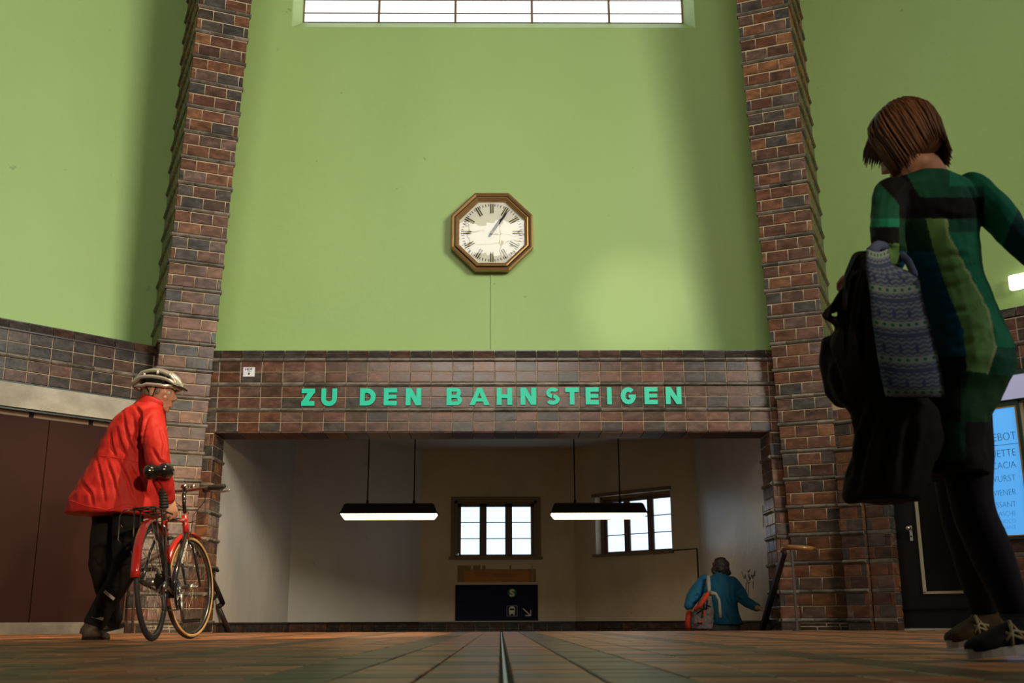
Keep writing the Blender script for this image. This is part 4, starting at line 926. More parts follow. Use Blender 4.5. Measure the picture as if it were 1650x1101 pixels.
# down tube lettering
dvec = (BB-HB).normalized(); bmw = bike.matrix_basis
for sd in (-1,):
    nrm = Vector((0, sd, 0)); upv = nrm.cross(dvec); base = HB+dvec*.06+nrm*.0185-upv*.011
    mm = bmw @ Matrix(((dvec.x, upv.x, nrm.x, base.x), (dvec.y, upv.y, nrm.y, base.y), (dvec.z, upv.z, nrm.z, base.z), (0, 0, 0, 1)))
    text_mesh('frame_lettering', 'RENNRAD', .036, M['paper'], bike, mm, .001, .001, 1.35)
# fork, stem, handlebar
Sm = Matrix.Translation(HB) @ Matrix.Rotation(STEER, 4, 'Z') @ Matrix.Translation(-HB)
m = MB(); m.tube([HB+Vector((.003, 0, -.02)), HB+Vector((.006, 0, -.05))], .018, 10)
for s in (-1, 1): m.tube([Sm @ p for p in (HB+Vector((.006, .0, -.04)), HB+Vector((.01, .048*s, -.06)), Vector((.915, .052*s, .50)), Vector((WB-.01, .052*s, .37)), Vector((WB, .052*s, .343)))], [.012, .012, .011, .008, .007], 10)
fork = bp_(m, 'fork', M['frame_black'])
hbz = .985
m = MB(); m.tube([HT+Vector((-.002, 0, .03)), Vector((.822, 0, .90)), Vector((.815, 0, hbz-.03))], .013, 10); m.tube([Vector((.815, 0, hbz-.04)), Vector((.85, 0, hbz))], .014, 10); bp_(m, 'stem', M['frame_black'])
HM = Matrix.Translation((.85, 0, hbz)) @ Matrix.Rotation(STEER*.8, 4, 'Z')
hp_ = lambda y, x=0, z=0: HM @ Vector((x, y, z))
m = MB(); m.tube([hp_(-.29, -.035, .0), hp_(-.12, -.005, .004), hp_(0), hp_(.12, -.005, .004), hp_(.29, -.035, .0)], .0115, 10); hb = bp_(m, 'handlebar', M['alloy'])
for s in (-1, 1):
    m = MB(); m.tube([hp_(.175*s, -.017, 0), hp_(.18*s, -.018, 0), hp_(.295*s, -.036, 0), hp_(.30*s, -.037, 0)], [.015, .0185, .0175, .014], 12); bp_(m, 'grip', M['tyre'], hb)
    m = MB(); m.tube([hp_(.15*s, .012, -.012), hp_(.19*s, .035, -.022), hp_(.27*s, .03, -.028), hp_(.30*s, .02, -.024)], .006, 8); m.ell(hp_(.305*s, .019, -.024), (.009, .009, .009)); bp_(m, 'brake_lever', M['alloy'], hb)
    m = MB(); m.ell(hp_(.14*s, .012, -.01), (.025, .02, .02)); m.tube([hp_(.13*s, 0, 0), hp_(.16*s, 0, 0)], .019, 10); bp_(m, 'shifter', M['frame_black'], hb)
m = MB(); m.ell(hp_(.0, .0, .03), (.035, .028, .02)); m.ell(hp_(-.055, .01, .025), (.02, .02, .018)); bp_(m, 'bell', M['alloy'], hb)
m = MB()
m.tube([hp_(-.14, .03, -.02), hp_(-.10, .10, -.07), hp_(-.02, .09, -.16), Sm @ (HB+Vector((.04, -.01, .01)))], .0028, 6)
m.tube([hp_(.14, .03, -.02), hp_(.10, .10, -.07), hp_(.02, .11, -.14), HT+Vector((-.02, .015, -.02))], .0028, 6)
m.tube([hp_(-.13, .03, -.03), hp_(-.12, .06, -.18), Vector((.83, -.03, .76))], .0028, 6); bp_(m, 'brake_cable', M['tyre'])
# seat post, saddle, springs
m = MB(); m.tube([ST-Vector((0, 0, .03)), Vector((.265, 0, .955))], .0135, 10); bp_(m, 'seat_post', M['alloy'])
m = MB(); m.tube([Vector((.289, 0, .81)), Vector((.268, 0, .935))], .022, 12)
for k in range(7):
    p = Vector((.289, 0, .81)).lerp(Vector((.268, 0, .935)), (k+.5)/7); m.tube([p-Vector((0, 0, .006)), p+Vector((0, 0, .006))], .029, 12)
bp_(m, 'rubber_boot', M['tyre'])
m = MB(); sz = 1.03
m.ell((.16, .044, sz-.004), (.085, .050, .052)); m.ell((.16, -.044, sz-.004), (.085, .050, .052)); m.ell((.26, 0, sz+.002), (.12, .045, .028)); m.ell((.36, 0, sz+.0), (.08, .022, .022)); m.ell((.17, 0, sz-.004), (.085, .05, .040))
sad = bp_(m, 'saddle', M['saddle']); rm = sad.modifiers.new('r', 'REMESH'); rm.mode = 'VOXEL'; rm.voxel_size = .006; rm.use_smooth_shade = True; sm_ = sad.modifiers.new('s', 'SMOOTH'); sm_.iterations = 6
m = MB()
for s in (-1, 1): m.tube([Vector((.12, .045*s, sz-.03)), Vector((.2, .03*s, sz-.055)), Vector((.34, .012*s, sz-.02))], .005, 6)
m.tube([Vector((.262, -.03, .965)), Vector((.262, .03, .965))], .016, 8); bp_(m, 'saddle_rails', M['chain'], sad)
# mudguards
def guard(cx, R_, a0, a1, w_, name, Mx=None, n=22):
    m = MB(); v = []; pr = [(-.010, -w_), (.0, -w_*.75), (.006, 0), (.0, w_*.75), (-.010, w_), (-.013, w_), (-.004, w_*.7), (.002, 0), (-.004, -w_*.7), (-.013, -w_)]; k = len(pr)
    for i in range(n+1):
        a = math.radians(a0+(a1-a0)*i/n)
        for (dr, dy) in pr:
            p = Vector((cx+(R_+dr)*math.cos(a), dy, RW_+(R_+dr)*math.sin(a))); v.append(Mx @ p if Mx else p)
    m.add(v, [(i*k+j, i*k+(j+1) % k, (i+1)*k+(j+1) % k, (i+1)*k+j) for i in range(n) for j in range(k)]+[tuple(range(k)), tuple(range(n*k+k-1, n*k-1, -1))], True)
    return bp_(m, name, M['red_fender'])
g1 = guard(0, .368, 178, 20, .026, 'rear_mudguard')
WS = Matrix.Translation((WB, 0, 0)) @ Matrix.Rotation(STEER, 4, 'Z') @ Matrix.Translation((-WB, 0, 0))
g2 = guard(WB, .368, 200, 62, .024, 'front_mudguard', WS)
m = MB()
for s in (-1, 1):
    m.tube([Vector((-.33, .03*s, RW_+.16)), Vector((0, .066*s, RW_))], .0025, 6); m.tube([Vector((-.12, .03*s, RW_+.345)), Vector((0, .066*s, RW_))], .0025, 6)
bp_(m, 'mudguard_stay', M['alloy'], g1)
# rear rack
m = MB(); rz_ = .765
for s in (-1, 1): m.tube([Vector((.27, .055*s, rz_)), Vector((-.17, .062*s, rz_)), Vector((-.19, .05*s, rz_))], .0055, 8); m.tube([Vector((-.02, .062*s, rz_)), Vector((.0, .075*s, RW_))], .005, 8); m.tube([Vector((-.15, .062*s, rz_)), Vector((-.13, .075*s, .55)), Vector((0.0, .075*s, RW_))], .005, 8)
m.tube([Vector((-.18, -.062, rz_)), Vector((-.18, .062, rz_))], .006, 8)
for x in (-.08, .05, .18): m.tube([Vector((x, -.06, rz_)), Vector((x, .06, rz_))], .005, 8)
m.tube([Vector((.1, 0, rz_+.004)), Vector((-.17, 0, rz_+.004))], .004, 8); rk = bp_(m, 'rear_rack', M['chain'])
m = MB(); m.tube([Vector((-.10, .065, rz_)), Vector((-.12, .13, rz_)), Vector((-.12, .155, rz_-.03)), Vector((-.12, .165, rz_-.17)), Vector((-.12, .150, rz_-.19))], .0045, 8); bp_(m, 'pannier_hook', M['chain'], rk)
# drivetrain on the right side (-y)
m = MB(); n = 36
def disc(c, r, t, y, mb, teeth=0):
    pts = []
    for i in range(n*2):
        a = PI*i/n; rr2 = r*(1.03 if teeth and i % 2 else 1.0); pts.append((c.x+rr2*math.cos(a), c.z+rr2*math.sin(a)))
    mb.prism(pts, y-t/2, y+t/2)
disc(BB, .095, .003, -.048, m, 1); disc(BB, .075, .003, -.055, m, 1); bp_(m, 'chainring', M['chain'])
m = MB(); ca = math.radians(-80)
c1 = BB+Vector((math.cos(ca)*.17, -.07, math.sin(ca)*.17)); c2 = BB+Vector((-math.cos(ca)*.17, .07, -math.sin(ca)*.17))
m.tube([BB+Vector((0, -.065, 0)), c1], [.014, .010], 8); m.tube([BB+Vector((0, .05, 0)), c2], [.014, .010], 8); m.tube([BB+Vector((0, -.07, 0)), BB+Vector((0, .06, 0))], .012, 10)
for k in range(5):
    a = 2*PI*k/5; m.tube([BB+Vector((0, -.058, 0)), BB+Vector((math.cos(a)*.065, -.056, math.sin(a)*.065))], .006, 6)
cr_ = bp_(m, 'crank', M['alloy'])
for c_, s in ((c1, -1), (c2, 1)):
    m = MB(); q_ = c_+Vector((0, .055*s, 0)); m.box(q_.x-.045, q_.y-.045, q_.z-.011, q_.x+.045, q_.y+.045, q_.z-.006); m.box(q_.x-.045, q_.y-.045, q_.z+.006, q_.x+.045, q_.y+.045, q_.z+.011)
    for x in (-.045, .038):
        m.box(q_.x+x, q_.y-.045, q_.z-.011, q_.x+x+.007, q_.y+.045, q_.z+.011)
    m.tube([c_, q_+Vector((0, .04*s, 0))], .008, 8); bp_(m, 'pedal', M['chain'])
m = MB()
for k in range(7): disc(RH, .05-.0045*k, .0025, -.030-.0045*k, m, 1)
bp_(m, 'cassette', M['chain'])
m = MB(); j1 = RH+Vector((.02, -.052, -.075)); j2 = RH+Vector((.045, -.055, -.15))
for j_ in (j1, j2): disc(j_, .022, .006, -.052, m, 1)
m.bar(j1, j2, .012, .012); m.tube([RH+Vector((0, -.065, 0)), RH+Vector((-.01, -.075, -.04)), j1], .009, 8); m.ell(RH+Vector((-.012, -.075, -.03)), (.022, .014, .026)); bp_(m, 'derailleur', M['alloy'])
m = MB()
m.tube([BB+Vector((0, -.048, .093)), RH+Vector((0, -.045, .042))], .004, 6); m.tube([BB+Vector((0, -.048, -.093)), j2+Vector((0, 0, -.02))], .004, 6)
m.tube([RH+Vector((.04, -.045, -.01)), j1+Vector((.02, 0, 0)), j2+Vector((-.022, 0, 0)), j2+Vector((0, 0, -.022))], .004, 6); bp_(m, 'chain', M['chain'])
m = MB(); m.ell((.30, -.0, .60), (.012, .012, .012)); m.bar((.03, .07, .36), (.10, .075, .40), .02, .02); m.box(.06, -.115, .37, .12, -.07, .41) if False else None
bp_(m, 'frame_fitting', M['alloy'])
m = MB(); m.box(-.03, -.15, .50, .05, -.075, .56) if False else m.tube([Vector((.29, -.02, .62)), Vector((.28, -.05, .62))], .012, 8); bp_(m, 'lock_holder', M['tyre'])
# brakes
m = MB(); m.tube([ST+Vector((-.03, -.03, -.10)), ST+Vector((-.05, 0, -.06)), ST+Vector((-.03, .03, -.10))], .007, 8); bp_(m, 'rear_brake', M['alloy'])
m = MB(); q1 = Sm @ (HB+Vector((.03, -.03, -.10))); q2 = Sm @ (HB+Vector((.035, 0, -.045))); q3 = Sm @ (HB+Vector((.03, .03, -.10))); m.tube([q1, q2, q3], .007, 8); bp_(m, 'front_brake', M['alloy'], fork)
# ------------------------------------------------------------------ people
M['skin'] = simple('warm_skin', (0.50, 0.26, 0.17), 0.5, var=0.12, scale=14); M['skin_dark'] = simple('shaded_skin', (0.42, 0.23, 0.16), 0.5, var=0.1)
M['eye'] = simple('eye_white', (0.6, 0.57, 0.52), 0.3, var=0); M['iris'] = simple('dark_iris', (0.03, 0.02, 0.015), 0.2, var=0)
def cloth(name, col, rough=0.75, fold=0.6, scale=5, var=0.12, stretch=(1, 1, .45), dist=.03):
    m = simple(name, col, rough, var=var, scale=6); nt = m.node_tree; b = nt.nodes['Principled BSDF']
    b.inputs['Specular IOR Level'].default_value = .18
    tc = N(nt, 'ShaderNodeTexCoord'); mp = N(nt, 'ShaderNodeMapping'); mp.inputs['Scale'].default_value = stretch
    n1 = N(nt, 'ShaderNodeTexNoise'); n1.inputs['Scale'].default_value = scale; n1.inputs['Detail'].default_value = 3; n1.inputs['Distortion'].default_value = .6
    nt.links.new(tc.outputs['Object'], mp.inputs[0]); nt.links.new(mp.outputs[0], n1.inputs['Vector'])
    bp = N(nt, 'ShaderNodeBump'); bp.inputs['Strength'].default_value = fold; bp.inputs['Distance'].default_value = dist
    nt.links.new(n1.outputs['Fac'], bp.inputs['Height']); nt.links.new(bp.outputs[0], b.inputs['Normal']); return m
M['jacket_red'] = cloth('red_jacket_fabric', (0.40, 0.018, 0.014), 0.6, .5, 7)
M['trouser_black'] = cloth('black_trouser_fabric', (0.009, 0.008, 0.007), .85, .5, 8); M['jacket_blue'] = cloth('blue_jacket_fabric', (0.012, 0.10, 0.17), .7, .7, 9)
M['jeans_grey'] = cloth('grey_trouser_fabric', (0.10, 0.095, 0.07), .8, .6, 9); M['tights'] = cloth('dark_navy_tights', (0.006, 0.004, 0.009), .8, .1, 8)
M['coat_black'] = cloth('black_coat_fabric', (0.007, 0.0055, 0.0045), .85, .6, 5, dist=.03); M['shoe_brown'] = simple('dark_brown_leather', (0.045, 0.03, 0.02), .5, var=.3)
M['reflect'] = simple('grey_reflective_strip', (0.40, 0.38, 0.34), .4); M['hair_brown'] = None
def hair_mat(name, c1, c2):
    m, nt, b = new_mat(name); tc = N(nt, 'ShaderNodeTexCoord'); mp = N(nt, 'ShaderNodeMapping'); mp.inputs['Scale'].default_value = (60, 60, 5)
    n1 = N(nt, 'ShaderNodeTexNoise'); n1.inputs['Scale'].default_value = 1.0; n1.inputs['Detail'].default_value = 4
    nt.links.new(tc.outputs['Object'], mp.inputs[0]); nt.links.new(mp.outputs[0], n1.inputs['Vector'])
    mx = N(nt, 'ShaderNodeMix', data_type='RGBA'); mx.inputs[6].default_value = (*c1, 1); mx.inputs[7].default_value = (*c2, 1); nt.links.new(n1.outputs['Fac'], mx.inputs[0])
    nt.links.new(mx.outputs[2], b.inputs['Base Color']); b.inputs['Roughness'].default_value = .6
    bp = N(nt, 'ShaderNodeBump'); bp.inputs['Strength'].default_value = .7; bp.inputs['Distance'].default_value = .006; nt.links.new(n1.outputs['Fac'], bp.inputs['Height']); nt.links.new(bp.outputs[0], b.inputs['Normal']); return m
M['hair_brown'] = hair_mat('auburn_brown_hair', (0.030, 0.011, 0.004), (0.16, 0.062, 0.018)); M['hair_dark'] = hair_mat('dark_brown_hair', (0.02, 0.01, 0.006), (0.05, 0.025, 0.012)); M['hair_grey'] = hair_mat('greying_hair', (0.12, 0.08, 0.05), (0.30, 0.24, 0.17))
def loft(mb, rings, n=24):
    v = []
    for c, a, b in rings:
        c, a, b = Vector(c), Vector(a), Vector(b)
        for k in range(n):
            t = 2*PI*k/n; v.append(c+a*math.cos(t)+b*math.sin(t))
    f = [(i*n+k, i*n+(k+1) % n, (i+1)*n+(k+1) % n, (i+1)*n+k) for i in range(len(rings)-1) for k in range(n)]
    f += [tuple(range(n-1, -1, -1)), tuple((len(rings)-1)*n+k for k in range(n))]; mb.add(v, f, True)
def limb(mb, pts, rs, n=14):
    P = [Vector(p) for p in pts]; Q = []; R2 = []
    for i in range(len(P)-1):
        for k in range(4):
            t = k/4
            p0 = P[max(i-1, 0)]; p1 = P[i]; p2 = P[i+1]; p3 = P[min(i+2, len(P)-1)]
            c = .5*((2*p1)+(p2-p0)*t+(2*p0-5*p1+4*p2-p3)*t*t+(3*p1-p0-3*p2+p3)*t**3) if len(P) > 2 else p1.lerp(p2, t)
            Q.append(c); R2.append(rs[i]+(rs[i+1]-rs[i])*(t*t*(3-2*t)))
    Q.append(P[-1]); R2.append(rs[-1]); mb.tube(Q, R2, n); mb.ell(P[0], (rs[0],)*3); mb.ell(P[-1], (rs[-1],)*3)
def organic(mb, name, mat, parent, voxel=.008, smooth=5, fold=0, fsize=.12):
    o = mb.build(name, mat); r = o.modifiers.new('r', 'REMESH'); r.mode = 'VOXEL'; r.voxel_size = voxel; r.use_smooth_shade = True
    s = o.modifiers.new('s', 'SMOOTH'); s.iterations = smooth; s.factor = .6
    if fold:
        t = bpy.data.textures.new('folds', 'CLOUDS'); t.noise_scale = fsize; t.noise_depth = 1; d = o.modifiers.new('d', 'DISPLACE'); d.texture = t; d.strength = fold; d.mid_level = .5; d.texture_coords = 'GLOBAL'
    dg = bpy.context.evaluated_depsgraph_get(); me = bpy.data.meshes.new_from_object(o.evaluated_get(dg)); o.modifiers.clear(); o.data = me
    me.materials.clear(); me.materials.append(mat)
    for p in me.polygons: p.use_smooth = True
    o.parent = parent; part_local(o); return o
def basis(f, up=(0, 0, 1)):
    f = Vector(f).normalized(); r = f.cross(Vector(up)).normalized(); u = r.cross(f).normalized(); return f, r, u
def head(mb, c, f, up=(0, 0, 1), k=1.0):
    f, r, u = basis(f, up); c = Vector(c); B = Matrix((r, f, u)).transposed()
    def e(fr, rr, ur, rad): mb.ell(c+(f*fr+r*rr+u*ur)*k, tuple(x*k for x in rad), 16, 10, B)
    e(-.012, 0, .035, (.077, .098, .088)); e(.022, 0, -.03, (.062, .076, .086)); e(.045, 0, -.082, (.042, .042, .030)); e(.072, 0, -.100, (.019, .017, .017))
    e(.082, 0, .024, (.046, .014, .011)); e(.096, 0, -.062, (.022, .011, .006)); e(.094, 0, -.078, (.020, .011, .006))
    for s in (-1, 1):
        e(.066, .040*s, -.030, (.022, .022, .022)); e(-.008, .078*s, -.012, (.008, .020, .032)); e(-.012, .083*s, -.004, (.006, .017, .020))
        e(.105, .011*s, -.036, (.009, .010, .008))
    mb.tube([c+(f*.090+u*.012)*k, c+(f*.108-u*.012)*k, c+(f*.120-u*.034)*k], [.009*k, .011*k, .012*k], 8)
def eyes(c, f, up, par, k=1.0):
    f, r, u = basis(f, up); c = Vector(c)
    for s in (-1, 1):
        m = MB(); m.ell(c+(f*.080+r*.031*s+u*.003)*k, (.0125*k,)*3); o = m.build('eye', M['eye'], par); part_local(o)
        m = MB(); m.ell(c+(f*.0885+r*.031*s+u*.003)*k, (.0055*k,)*3); q_ = m.build('iris', M['iris'], o); q_.matrix_parent_inverse = (par.matrix_basis @ Matrix.Identity(4)).inverted() @ par.matrix_basis if False else Matrix.Identity(4)
def hand(mb, w, d, n, curl=40, k=1.0, thumb=1, spread=.06):
    """w wrist, d towards the knuckles, n out of the back of the hand"""
    d = Vector(d).normalized(); n = Vector(n); n = (n-d*n.dot(d)).normalized(); a = d.cross(n)*thumb   # a points to the thumb side
    w = Vector(w); B = Matrix((a, d, n)).transposed()
    mb.ell(w+d*.045*k, (.040*k, .052*k, .016*k), 14, 9, B); mb.ell(w+(d*.035+a*.022-n*.006)*k, (.018*k, .032*k, .017*k), 10, 8, B); mb.tube([w-d*.03*k, w+d*.02*k], [.026*k, .027*k], 12)
    for i, L in enumerate((.078, .086, .080, .062)):
        o_ = (.030-.0205*i)*k; p = w+d*.085*k+a*o_-n*.001*k; ang = math.radians(curl*.45)
        dirv = (d+a*(1.5-i)*spread).normalized()
        pts = [w+d*.05*k+a*o_*.8, p]
        for seg, fr in enumerate((.45, .30, .25)):
            dd = (dirv*math.cos(ang)-n*math.sin(ang)); p = p+dd*L*fr*k; pts.append(p); ang += math.radians(curl)
        mb.tube(pts, [.0095*k, .0095*k, .0085*k, .008*k, .0065*k], 8); mb.ell(pts[-1], (.0068*k,)*3, 8, 6)
    t0 = w+(d*.018+a*.030)*k; t1 = t0+(d*.032+a*.026-n*.012)*k; t2 = t1+(d*.030+a*.004-n*.016)*k
    mb.tube([w+(d*.01+a*.012)*k, t0, t1, t2], [.014*k, .0135*k, .011*k, .008*k], 8); mb.ell(t2, (.0082*k,)*3, 8, 6)
def shoe(par, heel, toe, h, mat, solemat, w=.048, name='shoe', up=.10, laces=None, ankle=None):
    heel = Vector(heel); toe = Vector(toe); d = (toe-heel); L = d.length; d.normalize(); r = d.cross(Vector((0, 0, 1))).normalized(); u = r.cross(d)
    m = MB(); P = lambda x, z: heel+d*x*L+u*z
    loft(m, [(P(-.02, .035), r*w*.5, u*.022), (P(.05, .045), r*w*.74, u*.036), (P(.3, .050), r*w*.78, u*.042), (P(.55, .042), r*w*.92, u*.034), (P(.78, .034), r*w*1.0, u*.026), (P(.93, .030), r*w*.8, u*.02), (P(1.0, .026), r*w*.45, u*.012)], 18)
    a = Vector(ankle) if ankle is not None else P(.2, up)
    loft(m, [(P(.22, .045), r*w*.72, d*.062), (P(.2, .075), r*w*.72, d*.055), (a, r*w*.80, d*.052)], 18)
    o = organic(m, name, mat, par, .005, 4)
    m = MB(); n = 22; lo = []; hi = []
    for i in range(n):
        t = 2*PI*i/n; x = .49-.53*math.cos(t); y = math.sin(t)*w*(1.02 if x > .45 else .80); lo.append(P(x, 0)+r*y); hi.append(P(x, .024)+r*y)
    m.add(lo+hi, [tuple(range(n-1, -1, -1)), tuple(range(n, 2*n))]+[(i, (i+1) % n, n+(i+1) % n, n+i) for i in range(n)])
    s = m.build('sole', solemat, o); return o, s, (heel, d, r, u, L)
def sub(o, par_thing):   # geometry in world space, child of a part
    o.matrix_parent_inverse = Matrix.Identity(4); return o
def fix_sub(s): s.matrix_parent_inverse = (s.parent.parent.matrix_basis.inverted() if False else Matrix.Identity(4)); return s
# NOTE: a part carries its own inverse, so sub-parts written in world space need no further offset
from mathutils.bvhtree import BVHTree
def bvh_of(o): return BVHTree.FromPolygons([v.co.copy() for v in o.data.vertices], [tuple(p.vertices) for p in o.data.polygons])
def trace(tree, pts, sub_=6, lift=.0):
    out = []
    for (a, b2) in zip(pts[:-1], pts[1:]):
        for k in range(sub_):
            x = a[0]+(b2[0]-a[0])*k/sub_; y = a[1]+(b2[1]-a[1])*k/sub_; d = ROT @ Vector(((x-825)/FPX, -(y-550.5)/FPX, -1.0)); d.normalize()
            h = tree.ray_cast(CAM, d)
            if h[0] is not None: out.append(h[0]+h[1]*lift)
    return out
def ridge(name, par, tree, lines, r, mat):
    m = MB()
    for L in lines:
        p = trace(tree, L)
        if len(p) > 2:
            n_ = len(p); m.tube(p, [r*(.35+.65*math.sin(PI*(i+.5)/n_)) for i in range(n_)] if r > .003 else r, 6)
    if m.v:
        o = m.build(name, mat, par); return o
import numpy as np
def crease(o, lines, width=.014, depth=.012, ridge_=.5):
    tree = bvh_of(o); me = o.data; n = len(me.vertices); co = np.empty(n*3); me.vertices.foreach_get('co', co); co = co.reshape(-1, 3); nr = np.array([v.normal[:] for v in me.vertices]); out = co.copy()
    for L in lines:
        p = [q for q in trace(tree, L, 8)]
        if len(p) < 3: continue
        P = np.array([q[:] for q in p]); m = len(P)
        d = np.linalg.norm(co[:, None, :]-P[None], axis=2); k = d.argmin(1); dm = d[np.arange(n), k]; w = .3+.7*np.sin(np.pi*(k+.5)/m)
        t = P[np.minimum(k+1, m-1)]-P[np.maximum(k-1, 0)]; t /= np.linalg.norm(t, axis=1)[:, None]+1e-9
        sd = np.einsum('ij,ij->i', np.cross(nr, t), co-P[k])
        g = -np.exp(-(dm/width)**2)+ridge_*np.exp(-((sd-width*1.9)/(width*1.3))**2)*np.exp(-((dm)/(width*3.2))**2)
        out += nr*(g*depth*w)[:, None]
    me.vertices.foreach_set('co', out.ravel()); me.update()
# ============ man in red
man = empty('person', (-2.62, 7.25, 0), 'person in red jacket, black trousers and silver cycling helmet leaning right to push the bicycle', 'person')
Fm = Vector((.86, .50, 0)).normalized(); Rm = Fm.cross(Vector((0, 0, 1))).normalized()
hc = at(256, 634, 7.15); hf = Vector((.96, -.12, -.10)); hup = Vector((.12, 0, 1))
nb_ = at(243, 657, 7.15)
b = MB(); head(b, hc, hf, hup, 1.06)
b.tube([hc+Vector((-.015, 0, -.05)), nb_], [.056, .066], 14)
shR, shL = at(245, 676, 7.0), at(232, 672, 7.36); elR = at(256, 748, 6.86); wrR = at(270, 801, 6.96); elL = at(250, 745, 7.5); wrL = at(226, 792, 7.42)
loft(b, [(at(196, 815, 7.2), Fm*.10, Rm*.15), (at(203, 780, 7.2), Fm*.11, Rm*.15), (at(215, 735, 7.2), Fm*.10, Rm*.14), (at(226, 695, 7.2), Fm*.11, Rm*.16), (at(238, 668, 7.17), Fm*.08, Rm*.15), (at(243, 655, 7.15), Fm*.05, Rm*.06)])
limb(b, [shR, elR, wrR], [.048, .038, .028]); limb(b, [shL, elL, wrL], [.048, .038, .028])
hand(b, wrR+Vector((.004, 0, -.01)), Vector((.05, .10, -.55))+Vector((.10, 0, 0)), Vector((.5, -.8, .1)), 58, 1.08, 1)
hand(b, wrL, Vector((.3, .25, -.2)), Vector((0, 0, 1)), 55, 1.0, 1)
kR, aR = at(202, 915, 7.22), at(155, 1000, 7.38); kL, aL = at(163, 905, 7.42), at(181, 996, 7.62)
hR, hL = at(206, 826, 7.17), at(174, 826, 7.33)
limb(b, [hR, kR, aR], [.085, .055, .04]); limb(b, [hL, kL, aL], [.085, .055, .04])
organic(b, 'body', M['skin'], man, .0055, 3); eyes(hc, hf, hup, man, 1.06)
# trousers
b = MB(); limb(b, [hR+Vector((0, 0, .03)), hR.lerp(kR, .5), kR, kR.lerp(aR, .55), aR+Vector((0, 0, .0))], [.10, .096, .084, .074, .072]); limb(b, [hL+Vector((0, 0, .03)), hL.lerp(kL, .5), kL, kL.lerp(aL, .5), aL], [.10, .09, .08, .072, .066])
b.ell(at(192, 808, 7.25), (.13, .13, .10)); tr_o = organic(b, 'trousers', M['trouser_black'], man, .008, 5, .014, .12)
crease(tr_o, [[(186, 868), (205, 880), (222, 872)], [(178, 900), (196, 915), (215, 905)], [(160, 940), (172, 950), (190, 948)], [(150, 975), (160, 985), (172, 980)], [(150, 900), (158, 915), (165, 908)], [(190, 840), (200, 855), (215, 850)]], .012, .014)
for (a_, c_, yy) in (((168, 953), (184, 966), 7.18), ((148.5, 993), (166, 998), 7.30)):
    p, q_ = at(*a_, yy), at(*c_, yy); m = MB(); m.bar(p, q_, .004, .018, (0, 0, 1)); s = m.build('reflective_strip', M['reflect'], tr_o)
# jacket
b = MB()
loft(b, [(at(184, 831, 7.2), Vector((.285, .10, -.010)), Rm*.245), (at(188, 808, 7.2), Vector((.272, .11, -.02)), Rm*.24), (at(199, 768, 7.2), Vector((.222, .11, -.02)), Rm*.225), (at(209, 735, 7.2), Vector((.190, .10, -.02)), Rm*.215),
         (at(218, 705, 7.2), Vector((.168, .10, -.03)), Rm*.215), (at(226, 683, 7.2), Vector((.145, .09, -.03)), Rm*.21), (at(233, 668, 7.18), Vector((.118, .07, -.03)), Rm*.185), (at(241, 657, 7.16), Vector((.088, .05, -.02)), Rm*.12), (at(246, 648, 7.15), Vector((.078, .04, -.02)), Rm*.09)])
limb(b, [shR+Vector((-.01, .03, 0)), at(250, 712, 6.93), elR, elR.lerp(wrR, .5), wrR+Vector((-.004, 0, .0))], [.083, .082, .070, .062, .050]); limb(b, [shL, elL, wrL], [.08, .066, .05])
jk = organic(b, 'jacket', M['jacket_red'], man, .008, 5, .020, .11)
jt = bvh_of(jk)
ridge('stitched_seam', jk, jt, [[(150, 735), (175, 736), (205, 741), (229, 748)], [(110, 806), (140, 816), (172, 822), (205, 812), (245, 824)]], .0028, M['jacket_red'])
crease(jk, [[(198, 660), (202, 690), (209, 715), (222, 742)], [(230, 756), (229, 725), (231, 695), (237, 675), (244, 668)], [(216, 652), (228, 668), (228, 700)], [(156, 742), (164, 775), (170, 812)], [(172, 742), (182, 770), (190, 806)], [(192, 745), (206, 775), (216, 806)], [(210, 752), (226, 780), (238, 806)], [(188, 690), (194, 715), (203, 735)], [(178, 700), (180, 720), (186, 735)], [(246, 725), (256, 742), (268, 748)], [(244, 752), (252, 775), (262, 790)], [(212, 704), (222, 708), (230, 705)], [(134, 780), (146, 795), (150, 815)], [(258, 690), (266, 715), (262, 740)], [(214, 670), (218, 690), (216, 712)]], .010, .015, .6)
b = MB(); loft(b, [(at(243, 657, 7.15), Vector((.10, .05, 0)), Rm*.105), (at(246.5, 649, 7.14), Vector((.082, .04, -.022)), Rm*.090), (at(248, 644.5, 7.14), Vector((.076, .04, -.028)), Rm*.080)]); organic(b, 'collar', M['jacket_red'], man, .006, 3)
# stitched waist seam and sleeve seam
def seam(pts, off=.0):
    m = MB(); m.tube(pts, .004, 6); return m
# shoes
so, ss, _ = shoe(man, at(133, 1033, 7.33)*1.0, at(176, 1033, 7.36), .1, M['shoe_brown'], M['blackmat'], .050, ankle=aR+Vector((.0, 0, .01)))
so2, ss2, _ = shoe(man, at(164, 1020, 7.6), at(199, 1010, 7.75), .1, M['shoe_brown'], M['blackmat'], .048, ankle=aL)
